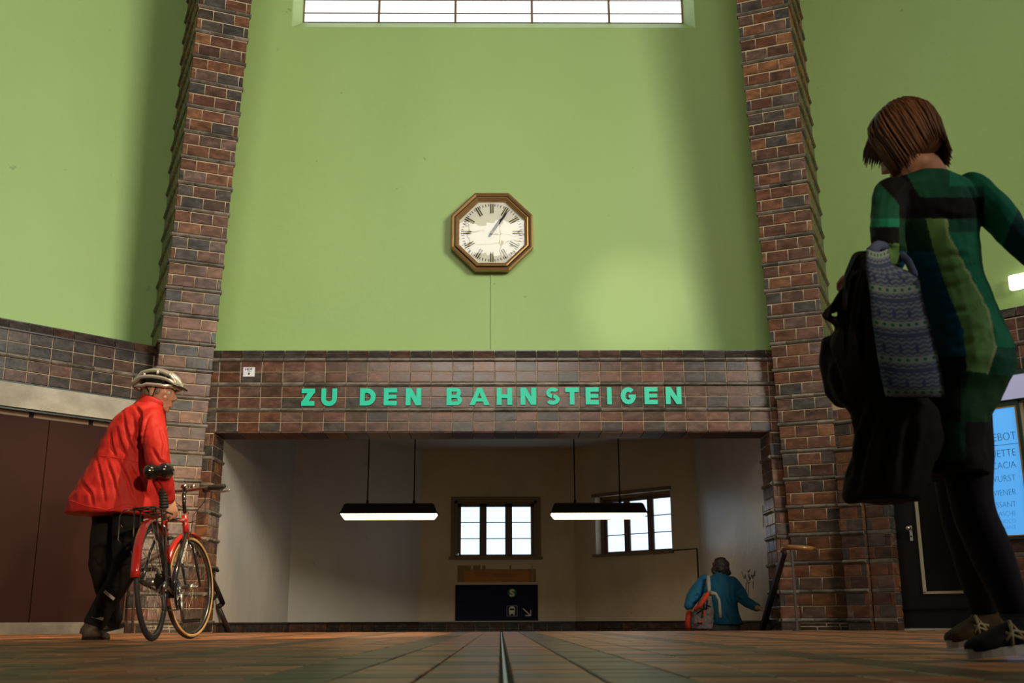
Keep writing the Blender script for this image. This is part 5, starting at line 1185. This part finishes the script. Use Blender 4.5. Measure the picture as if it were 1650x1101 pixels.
# helmet: shell with vents
f, r, u = basis(hf, hup); B = Matrix((r, f, u)).transposed(); hk = hc+u*.062-f*.012
M['helmet'] = simple('silver_helmet_shell', (0.42, 0.41, 0.37), .25, metal=.5, var=.3, scale=9, coat=.5)
hel = MB(); n_, m_ = 40, 14; v = []; fcs = []
def hp3(t, a, k=1.0):
    x = math.sin(t)*math.sin(a); y = math.sin(t)*math.cos(a); z = math.cos(t)
    back = .018*max(0, -y)
    return hk+r*(x*.100*k)+f*(y*(.150 if y > 0 else .150)*k-.012)+u*(z*.100*k-.01*abs(y)+(-.015 if y < 0 else 0)*math.sin(t))
inner = MB(); loft(inner, [(hk-u*.02, r*.088, f*.112), (hk+u*.02, r*.085, f*.11), (hk+u*.055, r*.065, f*.085), (hk+u*.075, r*.035, f*.05)], 20)
helm = organic(inner, 'helmet', M['blackmat'], man, .006, 3)
sh = MB()
for s in (-1, 0, 1):      # long ribs from brow to back
    for off in ((.0,) if s == 0 else (.36, .80, 1.22)):
        ax = off*s; pts = []
        for k in range(15):
            t = -1.55+3.1*k/14; yy = math.sin(t)*.150; zz = math.cos(t)*.108*math.cos(ax*.9)**.6 if abs(ax) < 1.2 else math.cos(t)*.045
            xx = .104*math.sin(ax)*(math.cos(t*.72)**.8); pts.append(hk+f*(yy-.006)+r*xx+u*(zz-.016-(.018 if yy < -.1 else 0)))
        sh.tube(pts, [.009]+[.0125]*13+[.010], 8)
rim_pts = []
for k in range(32):
    a = 2*PI*k/32; yy = math.cos(a); rim_pts.append(hk+f*(yy*.152-.004)+r*math.sin(a)*.106+u*(-.026-.012*(yy < -.3)+.006*(yy > .6)))
sh.tube(rim_pts, .0125, 8, closed=True)
for t in (-.75, -.1, .55):
    pts = []
    for k in range(11):
        ax = -1.25+2.5*k/10; zz = math.cos(t)*.108*math.cos(ax*.9)**.6; pts.append(hk+f*(math.sin(t+.25*abs(ax))*.150-.006)+r*.104*math.sin(ax)*(math.cos(t*.72)**.8)+u*(zz-.014))
    sh.tube(pts, .010, 8)
o = sh.build('helmet_shell', M['helmet'], helm)
m = MB(); loft(m, [(hk+f*.135-u*.012, r*.085, f*.03), (hk+f*.150-u*.016, r*.085, f*.045), (hk+f*.152-u*.022, r*.08, f*.045)], 20); m.build('visor', M['frame_black'], helm)
m = MB(); 
for s in (-1, 1): m.tube([hk+r*.09*s+f*.03-u*.03, hk+r*.085*s+f*.012-u*.10, hc+f*.035+r*.03*s-u*.125], .0045, 6); m.tube([hk+r*.09*s-f*.05-u*.03, hk+r*.085*s+f*.008-u*.10], .004, 6)
m.build('chin_strap', M['blackmat'], helm)
b = MB(); b.ell(hc-f*.035-u*.005, (.082, .080, .055), 16, 10, B)
for s in (-1, 1): b.ell(hc+f*.022+r*.066*s+u*.008, (.014, .018, .03), 10, 8, B)
organic(b, 'hair', M['hair_grey'], man, .006, 3)
# ============ woman in patchwork dress
YWm = 3.12
wom = empty('person', (1.42, 3.2, 0), 'person in green and blue patchwork dress walking away, a coat over one arm', 'person')
W_ = lambda x, y, Y=YWm: at(x, y, Y)
Fw = Vector((-.80, .60, 0)).normalized(); Rw = Fw.cross(Vector((0, 0, 1))).normalized()   # right side of the body
hw = W_(1459, 229); hfw = Vector((-.50, .84, -.40)); hupw = Vector((-.22, .15, 1))
b = MB(); head(b, hw, hfw, hupw, .95); b.tube([hw+Vector((.01, 0, -.05)), W_(1490, 268), W_(1500, 300)], [.05, .05, .07], 14)
hipR, hipL = W_(1548, 615, 3.15), W_(1530, 610, 3.25); knR, knL = W_(1567, 815, 3.09), W_(1548, 820, 3.34); anR, anL = W_(1634, 985, 3.08), W_(1586, 985, 3.58)
shRw, shLw = W_(1577, 308, 3.13), W_(1428, 316, 3.10); eRw = W_(1640, 385, 3.05); wRw = W_(1712, 452, 3.0); eLw = W_(1432, 415, 3.02); wLw = W_(1395, 432, 3.25)
def torso(mb, g=0.0, low=None):
    rings = [(W_(1540, 640, 3.13), .120+g, .105+g), (W_(1556, 590, 3.12), .137+g, .118+g), (W_(1551, 545, 3.12), .124+g, .112+g), (W_(1538, 490, 3.12), .104+g, .095+g), (W_(1524, 440, 3.12), .095+g, .085+g), (W_(1515, 390, 3.12), .105+g, .085+g),
             (W_(1508, 345, 3.12), .128+g, .085+g), (W_(1503, 312, 3.12), .138+g, .075+g), (W_(1500, 294, 3.12), .105+g, .062+g), (W_(1498, 283, 3.12), .058+g, .052+g)]
    if low: rings = low+rings
    ax = Vector((1, .12, -.02)); ay = Vector((-.1, 1, 0))
    loft(mb, [(c, ax*a_, ay*b_) for c, a_, b_ in rings])
torso(b); limb(b, [hipR, hipR.lerp(knR, .5), knR, knR.lerp(anR, .4), anR], [.080, .064, .046, .044, .032]); limb(b, [hipL, hipL.lerp(knL, .5), knL, knL.lerp(anL, .4), anL], [.080, .062, .046, .044, .032])
limb(b, [shRw, eRw, wRw], [.043, .036, .026]); limb(b, [shLw, eLw, wLw], [.043, .036, .026])
hand(b, wRw, Vector((.6, 0, -.5)), Vector((.5, -.3, .8)), 25, .95, -1); hand(b, wLw, Vector((-.3, .8, -.1)), Vector((0, -.2, 1)), 45, .92, 1)
organic(b, 'body', M['skin'], wom, .006, 3); eyes(hw, hfw, hupw, wom, .95)
b = MB(); limb(b, [hipR, hipR.lerp(knR, .5), knR, knR.lerp(anR, .4), anR+Vector((0, 0, .01))], [.085, .076, .060, .060, .044]); limb(b, [hipL, hipL.lerp(knL, .5), knL, knL.lerp(anL, .4), anL+Vector((0, 0, .01))], [.092, .076, .064, .060, .046])
organic(b, 'tights', M['tights'], wom, .007, 4)
# dress: printed patchwork colours belong to the cloth (stored per vertex)
b = MB(); torso(b, .012, [(W_(1532, 768, 3.12), .098, .13), (W_(1531, 755, 3.12), .100, .13), (W_(1524, 715, 3.12), .100, .13), (W_(1528, 675, 3.12), .108, .13)])
limb(b, [shRw+Vector((-.02, 0, 0)), shRw.lerp(eRw, .5), eRw, wRw], [.060, .055, .047, .034]); limb(b, [shLw+Vector((.02, 0, 0)), shLw.lerp(eLw, .5), eLw, eLw.lerp(wLw, .8)], [.060, .052, .050, .036])
dm, nt, pb = new_mat('patchwork_jersey'); vc = N(nt, 'ShaderNodeVertexColor'); vc.layer_name = 'print'; nt.links.new(vc.outputs[0], pb.inputs['Base Color']); pb.inputs['Roughness'].default_value = .8; pb.inputs['Specular IOR Level'].default_value = .15
tc = N(nt, 'ShaderNodeTexCoord'); mp = N(nt, 'ShaderNodeMapping'); mp.inputs['Scale'].default_value = (1, 1, 2.6); mp.inputs['Rotation'].default_value = (0, .5, 0); n1 = N(nt, 'ShaderNodeTexNoise'); n1.inputs['Scale'].default_value = 9; bp = N(nt, 'ShaderNodeBump'); bp.inputs['Strength'].default_value = .25; bp.inputs['Distance'].default_value = .015
nt.links.new(tc.outputs['Object'], mp.inputs[0]); nt.links.new(mp.outputs[0], n1.inputs['Vector']); nt.links.new(n1.outputs['Fac'], bp.inputs['Height']); nt.links.new(bp.outputs[0], pb.inputs['Normal'])
dress = organic(b, 'dress', dm, wom, .0038, 7, .010, .06)
DG, TG_, LG, BL, BK, NG = (0.010, 0.085, 0.05), (0.012, 0.20, 0.11), (0.15, 0.33, 0.11), (0.004, 0.075, 0.17), (0.005, 0.0045, 0.005), (0.008, 0.045, 0.02)
def lin(y, pts):
    for (y0, x0), (y1, x1) in zip(pts[:-1], pts[1:]):
        if y <= y1: return x0+(x1-x0)*max(0, (y-y0)/(y1-y0))
    return pts[-1][1]
def dress_col(x, y, arm):
    if arm == 1: return DG if y < 352 else (TG_ if y < 366 else (BK if y < 393 else (LG if y < 425 else BK)))
    if arm == 2: return TG_ if (x+y*.4) < 1775 else (0.008, 0.06, 0.07)
    if y < 318 and x > 1462+(y-283)*.6: return DG if y > 300 or x < 1530 else TG_
    if y < 318: return BK
    if y < 352: return BK if x > 1440 else DG
    cl = lin(y, [(350, 1491), (405, 1505), (470, 1527), (530, 1552), (600, 1558)]); cr_ = lin(y, [(350, 1524), (380, 1528), (440, 1560), (500, 1592), (560, 1604), (605, 1590)])
    if y < 602+(1590-x)*-.12:
        if x < cl:
            return NG if y < 405 else (BL if y < 575 else BK)
        if x < cr_-2.2: return LG
        if x < cr_+2.2: return (0.32, 0.42, 0.20)
        return (DG if y < 374 else TG_) if y < 560 else DG
    if y < 680: return BK if x < 1548 else (0.008, 0.05, 0.016)
    if y < 742: return (0.008, 0.05, 0.035) if 1498 < x < 1556 else BK
    return (0.03, 0.20, 0.03) if x < 1500 else BK
ROTI = ROT.inverted(); me = dress.data; ca_ = me.color_attributes.new('print', 'FLOAT_COLOR', 'POINT')
def seg_d(p, a, b_): 
    t = max(0, min(1, (p-a).dot(b_-a)/(b_-a).length_squared)); return (p-(a+(b_-a)*t)).length
for i, v in enumerate(me.vertices):
    p = v.co; c = ROTI @ (p-CAM); x = 825-c.x/c.z*FPX; y = 550.5+c.y/c.z*FPX
    arm = 0
    if min(seg_d(p, shLw, eLw), seg_d(p, eLw, wLw)) < .068 and x < 1449+max(0, 330-y)*-.9: arm = 1
    if min(seg_d(p, shRw, eRw), seg_d(p, eRw, wRw)) < .068 and x > 1586: arm = 2
    ca_.data[i].color = (*dress_col(x, y, arm), 1)
crease(dress, [[(1500, 420), (1530, 410), (1570, 415)], [(1490, 440), (1530, 436), (1575, 425)], [(1500, 470), (1540, 460), (1585, 445)], [(1520, 505), (1560, 500), (1600, 480)], [(1545, 560), (1575, 550), (1600, 530)], [(1450, 320), (1470, 300), (1500, 292)], [(1560, 300), (1575, 330), (1578, 360)], [(1425, 395), (1437, 402), (1448, 398)], [(1600, 350), (1610, 360), (1605, 380)], [(1510, 345), (1535, 352), (1560, 350)]], .010, .007, .6)
# hair bob
fw, rw, uw = basis(hfw, hupw); b = MB(); Bw = Matrix((rw, fw, uw)).transposed()
b.ell(hw+uw*.035-fw*.012, (.087, .103, .090), 18, 12, Bw); b.ell(hw+uw*.0-fw*.042, (.088, .075, .080), 18, 12, Bw); b.ell(hw-uw*.036-fw*.042, (.084, .060, .046), 18, 12, Bw)
organic(b, 'hair', M['hair_brown'], wom, .005, 4)
rs_ = random.Random(3); sb_ = MB(); hairo = [c for c in C.objects if c.parent == wom and c.name.startswith('hair')][0]
for k in range(420):
    az = rs_.uniform(-2.55, 2.55)     # 0 = back of the head, +-pi = forehead
    side_k = min(1, abs(az)/1.6); R0 = rs_.uniform(.93, 1.05); bot = -.088-.028*side_k+rs_.uniform(-.008, .010)+.014*math.cos(az*2)
    pts = []
    for j in range(9):
        t = j/8; th = .10+1.55*min(1, t*1.55)
        x = math.sin(th)*math.sin(az+.25*(1-t)*rs_.uniform(-1, 1)); y = -math.sin(th)*math.cos(az)
        if t <= .645: z = .040+math.cos(th)*.098
        else: z = .042+(bot-.042)*((t-.645)/.355)
        tuck = 1-.16*max(0, (t-.75)/.25)*(1-.7*side_k)
        pts.append(hw+(rw*(x*.099*R0*tuck)+fw*(y*.113*R0*tuck-.014)+uw*z)*.93)
    sb_.tube(pts, [.0035, .0050, .0055, .0055, .0055, .005, .0045, .003, .001], 4)
for k in range(26):
    t_ = k/25; x1 = 1391+t_*30+rs_.uniform(-1.5, 1.5); y1 = 262+6*math.sin(t_*3)+rs_.uniform(-5, 6); Yd = 3.17-.05*t_
    sb_.tube([W_(1446-6*t_, 178+t_*6, 3.13), W_(1420-4*t_+t_*14, 196, Yd), W_(1402+t_*22, 222, Yd), W_(x1+3, 244, Yd), W_(x1, y1, Yd+.01)], [.003, .0055, .006, .005, .001], 4)
hs_o = sb_.build('hair_strands', M['hair_brown'], hairo); tag(hs_o, kind='stuff')
# running shoes
M['shoe_black'] = simple('black_mesh_shoe', (0.006, 0.005, 0.006), .8, var=.3, scale=40, spec=.12); M['sole_white'] = simple('pale_rubber_sole', (0.33, 0.30, 0.27), .6, var=.2); M['gold_stripe'] = simple('dull_gold_stripe', (0.30, 0.23, 0.11), .45, var=.2); M['gold_mesh'] = simple('brown_gold_mesh', (0.045, 0.025, 0.008), .8, var=.4, scale=30, spec=.12)
for (hl_, to_, an_, nm_, yh) in ((W_(1682, 1048, 3.02), W_(1564, 1062, 2.94), anR, M['shoe_black'], 0), (W_(1612, 1030, 3.58), W_(1531, 1045, 3.52), anL, M['gold_mesh'], 1)):
    so, ss, (h0, dd, rr3, uu, LL) = shoe(wom, hl_, to_, .1, nm_, M['sole_white'], .047, ankle=an_+Vector((.0, 0, -.005)))
    side_ = -rr3 if rr3.y > 0 else rr3
    m = MB(); Pp = lambda x, z, o_=.0: h0+dd*x*LL+uu*z+side_*o_
    m.tube([Pp(.40, .028, .049), Pp(.47, .060, .040), Pp(.52, .088, .026)], .0042, 6); m.tube([Pp(.60, .026, .050), Pp(.55, .058, .041), Pp(.50, .086, .027)], .0042, 6)
    m.tube([Pp(.36, .052, .043), Pp(.52, .062, .040), Pp(.66, .040, .046)], .0038, 6); m.tube([Pp(.44, .040, .046), Pp(.62, .058, .040)], .0038, 6); m.build('side_stripe', M['gold_stripe'], so)
# coat over the left arm
coat = empty('coat', tuple(W_(1420, 620, 3.0)), 'black coat hanging folded over the arm of the person in the patchwork dress', 'coat')
b = MB()
def wr(x0, x1, y, Y, dpt): a_, c_ = W_(x0, y, Y), W_(x1, y, Y); return ((a_+c_)/2, (c_-a_)/2, Vector((0, dpt, 0)))
loft(b, [wr(1378, 1436, 408, 3.10, .05), wr(1362, 1440, 440, 3.08, .07), wr(1352, 1442, 500, 3.06, .08), wr(1340, 1450, 560, 3.04, .085), wr(1334, 1470, 610, 3.03, .09), wr(1345, 1490, 640, 3.03, .095), wr(1374, 1510, 665, 3.03, .095), wr(1380, 1520, 705, 3.03, .095), wr(1366, 1500, 760, 3.03, .10), wr(1361, 1486, 798, 3.03, .10), wr(1366, 1480, 809, 3.03, .095)])
loft(b, [wr(1325, 1400, 545, 3.10, .05), wr(1321, 1400, 590, 3.10, .06), wr(1326, 1400, 635, 3.10, .055), wr(1345, 1400, 655, 3.10, .04)])
b.tube([W_(1400, 440, 3.05), W_(1360, 480, 3.05), W_(1326, 508, 3.05)], [.035, .028, .006], 8); b.tube([W_(1326, 508, 3.05), W_(1350, 520, 3.05), W_(1390, 530, 3.05)], [.006, .018, .03], 8); b.ell(W_(1520, 700, 3.07), (.05, .05, .12))
ck = organic(b, 'coat_cloth', M['coat_black'], coat, .007, 6, .018, .10); kt = bvh_of(ck)
crease(ck, [[(1385, 420), (1370, 470), (1362, 530), (1358, 600)], [(1398, 450), (1392, 520), (1396, 600)], [(1335, 560), (1345, 600), (1360, 640)], [(1410, 660), (1398, 700), (1385, 750), (1378, 795)], [(1440, 665), (1432, 720), (1420, 795)], [(1470, 670), (1462, 720), (1452, 795)], [(1390, 640), (1375, 700), (1368, 770)]], .014, .02, .7)
m = MB(); m.tube([W_(1383, 412, 3.03), W_(1366, 450, 3.0), W_(1360, 500, 2.98)], .008, 6); o = m.build('collar_edge', M['coat_black'], coat); part_local(o)
# cloth bag
bag = empty('shoulder_bag', tuple(W_(1465, 650, 2.9)), 'blue and pale patterned cloth bag hanging from the arm in front of the black coat', 'bag')
bm_, nt, pb = new_mat('woven_pattern_cloth'); tc = N(nt, 'ShaderNodeTexCoord'); uvn = tc.outputs['UV']; sp = N(nt, 'ShaderNodeSeparateXYZ'); nt.links.new(uvn, sp.inputs[0])
def mth(op, a_, b_=None, c_=None):
    n = N(nt, 'ShaderNodeMath', operation=op)
    for i, x in enumerate((a_, b_, c_)):
        if x is None: continue
        if isinstance(x, (int, float)): n.inputs[i].default_value = x
        else: nt.links.new(x, n.inputs[i])
    return n.outputs[0]
def mixc(f_, a_, b_):
    n = N(nt, 'ShaderNodeMix', data_type='RGBA'); nt.links.new(f_, n.inputs[0])
    for i, x in ((6, a_), (7, b_)):
        if isinstance(x, tuple): n.inputs[i].default_value = (*x, 1)
        else: nt.links.new(x, n.inputs[i])
    return n.outputs[2]
U_, V_ = sp.outputs[0], sp.outputs[1]
vv = mth('FRACT', mth('MULTIPLY', V_, 4.25)); uu_ = mth('FRACT', mth('MULTIPLY', U_, 7)); 
base = mixc(mth('GREATER_THAN', mth('SINE', mth('ADD', mth('MULTIPLY', vv, 50), mth('MULTIPLY', mth('SINE', mth('MULTIPLY', U_, 44)), 1.2))), .1), (0.045, 0.07, 0.15), (0.13, 0.17, 0.22))
band1 = mth('MULTIPLY', mth('GREATER_THAN', vv, .06), mth('LESS_THAN', vv, .24)); c1_ = mixc(band1, base, (0.19, 0.27, 0.24))
dot = mth('MULTIPLY', mth('LESS_THAN', mth('ADD', mth('POWER', mth('MULTIPLY', mth('SUBTRACT', uu_, .5), 1.3), 2), mth('POWER', mth('MULTIPLY', mth('SUBTRACT', vv, .15), 6.5), 2)), .09), band1); c2_ = mixc(dot, c1_, (0.01, 0.09, 0.09))
band2 = mth('MULTIPLY', mth('GREATER_THAN', vv, .32), mth('LESS_THAN', vv, .62)); u4 = mth('FRACT', mth('MULTIPLY', U_, 3.6)); dia = mth('LESS_THAN', mth('ADD', mth('ABSOLUTE', mth('MULTIPLY', mth('SUBTRACT', u4, .5), 3.6)), mth('ABSOLUTE', mth('MULTIPLY', mth('SUBTRACT', vv, .47), 4.5))), .62)
c3_ = mixc(mth('MULTIPLY', dia, band2), c2_, (0.03, 0.045, 0.13)); band3 = mth('MULTIPLY', mth('GREATER_THAN', vv, .78), mth('LESS_THAN', vv, .90)); c4_ = mixc(band3, c3_, (0.03, 0.055, 0.13)); nt.links.new(c4_, pb.inputs['Base Color']); pb.inputs['Roughness'].default_value = .9
rowsb = [(400, 1396, 1432, 0), (425, 1395, 1436, 0), (445, 1398, 1482, 0), (470, 1401, 1484, 0), (520, 1406, 1497, 0), (570, 1413, 1511, 0), (610, 1420, 1519, 0), (640, 1427, 1523, 0)]
m = MB(); nx = 12; vs = []; uv = []
for sgn, Yb in ((0, 2.86), (1, 2.93)):
    for j, (y, xa, xb, _z) in enumerate(rowsb):
        for i in range(nx+1):
            t = i/nx; edge = math.sin(PI*t)**.5; x = xa+(xb-xa)*t; yy = y+(6*math.sin(PI*t) if j < len(rowsb)-1 else 0)
            Yv = (2.895-.030*edge*(.35+.65*j/7)) if sgn == 0 else (2.905+.035*edge*(.35+.65*j/7)); vs.append(at(x, yy, Yv)); uv.append((t, 1-(y-400)/240))
k = (nx+1)*len(rowsb); fc = []
for s in (0, 1):
    for j in range(len(rowsb)-1):
        for i in range(nx):
            q4 = [s*k+j*(nx+1)+i, s*k+j*(nx+1)+i+1, s*k+(j+1)*(nx+1)+i+1, s*k+(j+1)*(nx+1)+i]; fc.append(tuple(q4 if s == 0 else q4[::-1]))
for j in range(len(rowsb)-1):
    for i in (0, nx): fc.append((j*(nx+1)+i, (j+1)*(nx+1)+i, k+(j+1)*(nx+1)+i, k+j*(nx+1)+i))
L_ = (len(rowsb)-1)*(nx+1); fc += [(L_+i, L_+i+1, k+L_+i+1, k+L_+i) for i in range(nx)]
me = bpy.data.meshes.new('bag_body'); me.from_pydata(vs, [], fc); ul = me.uv_layers.new(name='UVMap')
for lp in me.loops: ul.data[lp.index].uv = uv[lp.vertex_index]
for p in me.polygons: p.use_smooth = True
me.materials.append(bm_); o = bpy.data.objects.new('bag_body', me); C.objects.link(o); o.parent = bag; part_local(o)
m = MB(); m.tube([at(1474, 462, 2.89), at(1472, 440, 2.92), at(1464, 422, 2.96), at(1450, 408, 3.0), at(1432, 398, 3.0), at(1414, 396, 2.95), at(1404, 406, 2.91)], [.012, .011, .011, .012, .013, .015, .016], 8)
o = m.build('bag_strap', bm_, bag); part_local(o)
m = MB(); m.bar(at(1428, 641, 2.89), at(1523, 638, 2.89), .012, .006); m.bar(at(1428, 641, 2.895), at(1430, 665, 2.93), .01, .02); o = m.build('bag_hem', M['coat_black'], bag); part_local(o)
# ============ person on the stairs
YB_ = 13.50
st_ = empty('person', (2.75, YB_, -.85), 'dark haired person in blue jacket going down the stairs, one hand on the rail', 'person')
G = lambda x, y, Y=YB_: at(1090+x/7.3375, 880+y/7.3375, Y)
hs_ = G(528, 262); fs = Vector((.15, .98, -.28)); b = MB(); head(b, hs_, fs, (0, 0, 1), .98); b.tube([hs_-Vector((0, .0, .05)), G(520, 375)], [.05, .06], 12)
sL, sR_, eL_, wL_, eR_, wR_ = G(335, 420), G(680, 450), G(205, 580, 13.42), G(150, 745, 13.31), G(800, 640, 13.35), G(975, 740, 12.93)
hips = G(560, 960); ax, ay = Vector((1, -.1, 0)), Vector((.1, 1, 0))
loft(b, [(hips, ax*.15, ay*.11), (G(540, 800), ax*.14, ay*.10), (G(525, 620), ax*.16, ay*.11), (G(515, 450), ax*.17, ay*.1), (G(515, 385), ax*.08, ay*.07)])
limb(b, [sL, eL_, wL_], [.045, .038, .028]); limb(b, [sR_+Vector((-.03, .03, -.02)), eR_, wR_], [.034, .026, .026]); hand(b, wL_, Vector((.25, 0, -1)), Vector((-.4, -.9, 0)), 30, 1.0, 1); hand(b, wR_, Vector((.9, .1, -.1)), Vector((-.1, -.3, 1)), 60, 1.0, 1)
kn1, kn2 = hips+Vector((-.09, .12, -.42)), hips+Vector((.10, .02, -.44)); an1, an2 = Vector((kn1.x, 13.80, -.98)), Vector((kn2.x, 13.42, -.80))
limb(b, [hips+Vector((-.08, 0, 0)), kn1, an1], [.085, .055, .04]); limb(b, [hips+Vector((.09, 0, 0)), kn2, an2], [.085, .055, .04]); organic(b, 'body', M['skin'], st_, .008, 3)
b = MB(); limb(b, [hips+Vector((-.08, 0, 0)), kn1, an1], [.11, .08, .065]); limb(b, [hips+Vector((.09, 0, 0)), kn2, an2], [.11, .08, .065]); b.ell(hips, (.17, .13, .12)); organic(b, 'trousers', M['jeans_grey'], st_, .011, 4)
for an_ in (an1, an2):
    fz_ = -.18*math.ceil((an_.y+.05-FY1)/.27)
    shoe(st_, (an_.x, an_.y-.05, fz_+.0), (an_.x, an_.y+.19, fz_+.0), .1, M['shoe_brown'], M['blackmat'], .045, ankle=Vector((an_.x, an_.y, fz_+.10)))
b = MB(); loft(b, [(G(585, 930), ax*.205, ay*.16), (G(570, 880), ax*.20, ay*.155), (G(545, 760), ax*.185, ay*.145), (G(525, 600), ax*.195, ay*.14), (G(515, 470), ax*.205, ay*.125), (G(515, 400), ax*.16, ay*.10), (G(515, 345), ax*.09, ay*.085), (G(515, 305), ax*.078, ay*.078)])
limb(b, [sL, eL_, wL_+Vector((0, 0, .04))], [.085, .085, .058]); limb(b, [sR_+Vector((-.03, 0, 0)), G(750, 560), eR_, G(950, 728, 13.02)], [.095, .082, .066, .048]); jb = organic(b, 'jacket', M['jacket_blue'], st_, .009, 5, .015, .1)
GP = lambda L: [(1090+x/7.3375, 880+y/7.3375) for x, y in L]
crease(jb, [GP(L) for L in ([(640, 480), (650, 600), (680, 700)], [(560, 560), (600, 660), (640, 740)], [(240, 560), (270, 600), (290, 650)], [(700, 600), (760, 640), (800, 600)], [(560, 780), (600, 850), (620, 910)], [(150, 660), (190, 690), (230, 680)], [(180, 580), (220, 600), (260, 580)])], .016, .018, .6)
b = MB(); b.ell(G(525, 250), (.105, .115, .125)); b.ell(G(460, 285, 13.49), (.05, .06, .06)); b.ell(G(590, 305, 13.49), (.05, .06, .05)); b.ell(G(440, 310), (.03, .03, .03)); b.ell(G(625, 325), (.03, .03, .03)); organic(b, 'hair', M['hair_dark'], st_, .008, 3, .03, .04)
# backpack carried on one shoulder
M['pack_grey'] = cloth('grey_pack_fabric', (0.16, 0.13, 0.11), .7, .5, 12); M['pack_red'] = cloth('orange_red_pack_fabric', (0.55, 0.05, 0.02), .6, .4, 12); M['pack_beige'] = simple('beige_strap_pad', (0.32, 0.27, 0.2), .8)
pk = empty('backpack', tuple(G(320, 990, 13.4)), 'grey and red backpack slung from one shoulder of the person on the stairs', 'backpack')
b = MB(); loft(b, [(G(300, 985, 13.22), ax*.125, ay*.09), (G(300, 900, 13.22), ax*.135, ay*.10), (G(315, 780, 13.22), ax*.12, ay*.10), (G(340, 670, 13.23), ax*.085, ay*.08), (G(360, 590, 13.25), ax*.055, ay*.06), (G(365, 555, 13.26), ax*.035, ay*.04)]); organic(b, 'pack_body', M['pack_grey'], pk, .009, 5, .02, .05)
b = MB(); limb(b, [G(225, 745, 13.14), G(290, 690, 13.10), G(345, 600, 13.14), G(375, 560, 13.16)], [.025, .028, .035, .02]); limb(b, [G(330, 770, 13.09), G(325, 830, 13.09)], [.012, .014]); limb(b, [G(270, 905, 13.09), G(320, 890, 13.09)], [.012, .012]); organic(b, 'red_panel', M['pack_red'], pk, .008, 3)
b = MB(); b.tube([G(375, 360, 13.36), G(378, 440, 13.30), G(385, 560, 13.25)], [.022, .026, .024], 8); b.tube([G(400, 560, 13.20), G(460, 565, 13.20), G(500, 640, 13.22), G(510, 760, 13.24), G(515, 850, 13.24)], [.03, .022, .02, .022, .02], 8); o = b.build('shoulder_strap', M['pack_beige'], pk); part_local(o)
b = MB()
for (x0, y0, x1, y1) in ((240, 800, 330, 740), (320, 640, 325, 760), (365, 640, 350, 760), (250, 910, 300, 925), (345, 700, 405, 720)): b.tube([G(x0, y0, 13.09), G(x1, y1, 13.09)], .008, 6)
o = b.build('black_webbing', M['blackmat'], pk); part_local(o)
b = MB(); loft(b, [(G(170, 990, 13.28), ax*.07, ay*.05), (G(160, 900, 13.28), ax*.06, ay*.05), (G(155, 800, 13.28), ax*.04, ay*.04), (G(155, 770, 13.28), ax*.02, ay*.02)]); rb = organic(b, 'red_bag', M['pack_red'], None, .008, 3) if False else None
rb = b.build('red_bag', M['pack_red']); tag(rb, 'small red bag held in the left hand of the person on the stairs', 'bag')
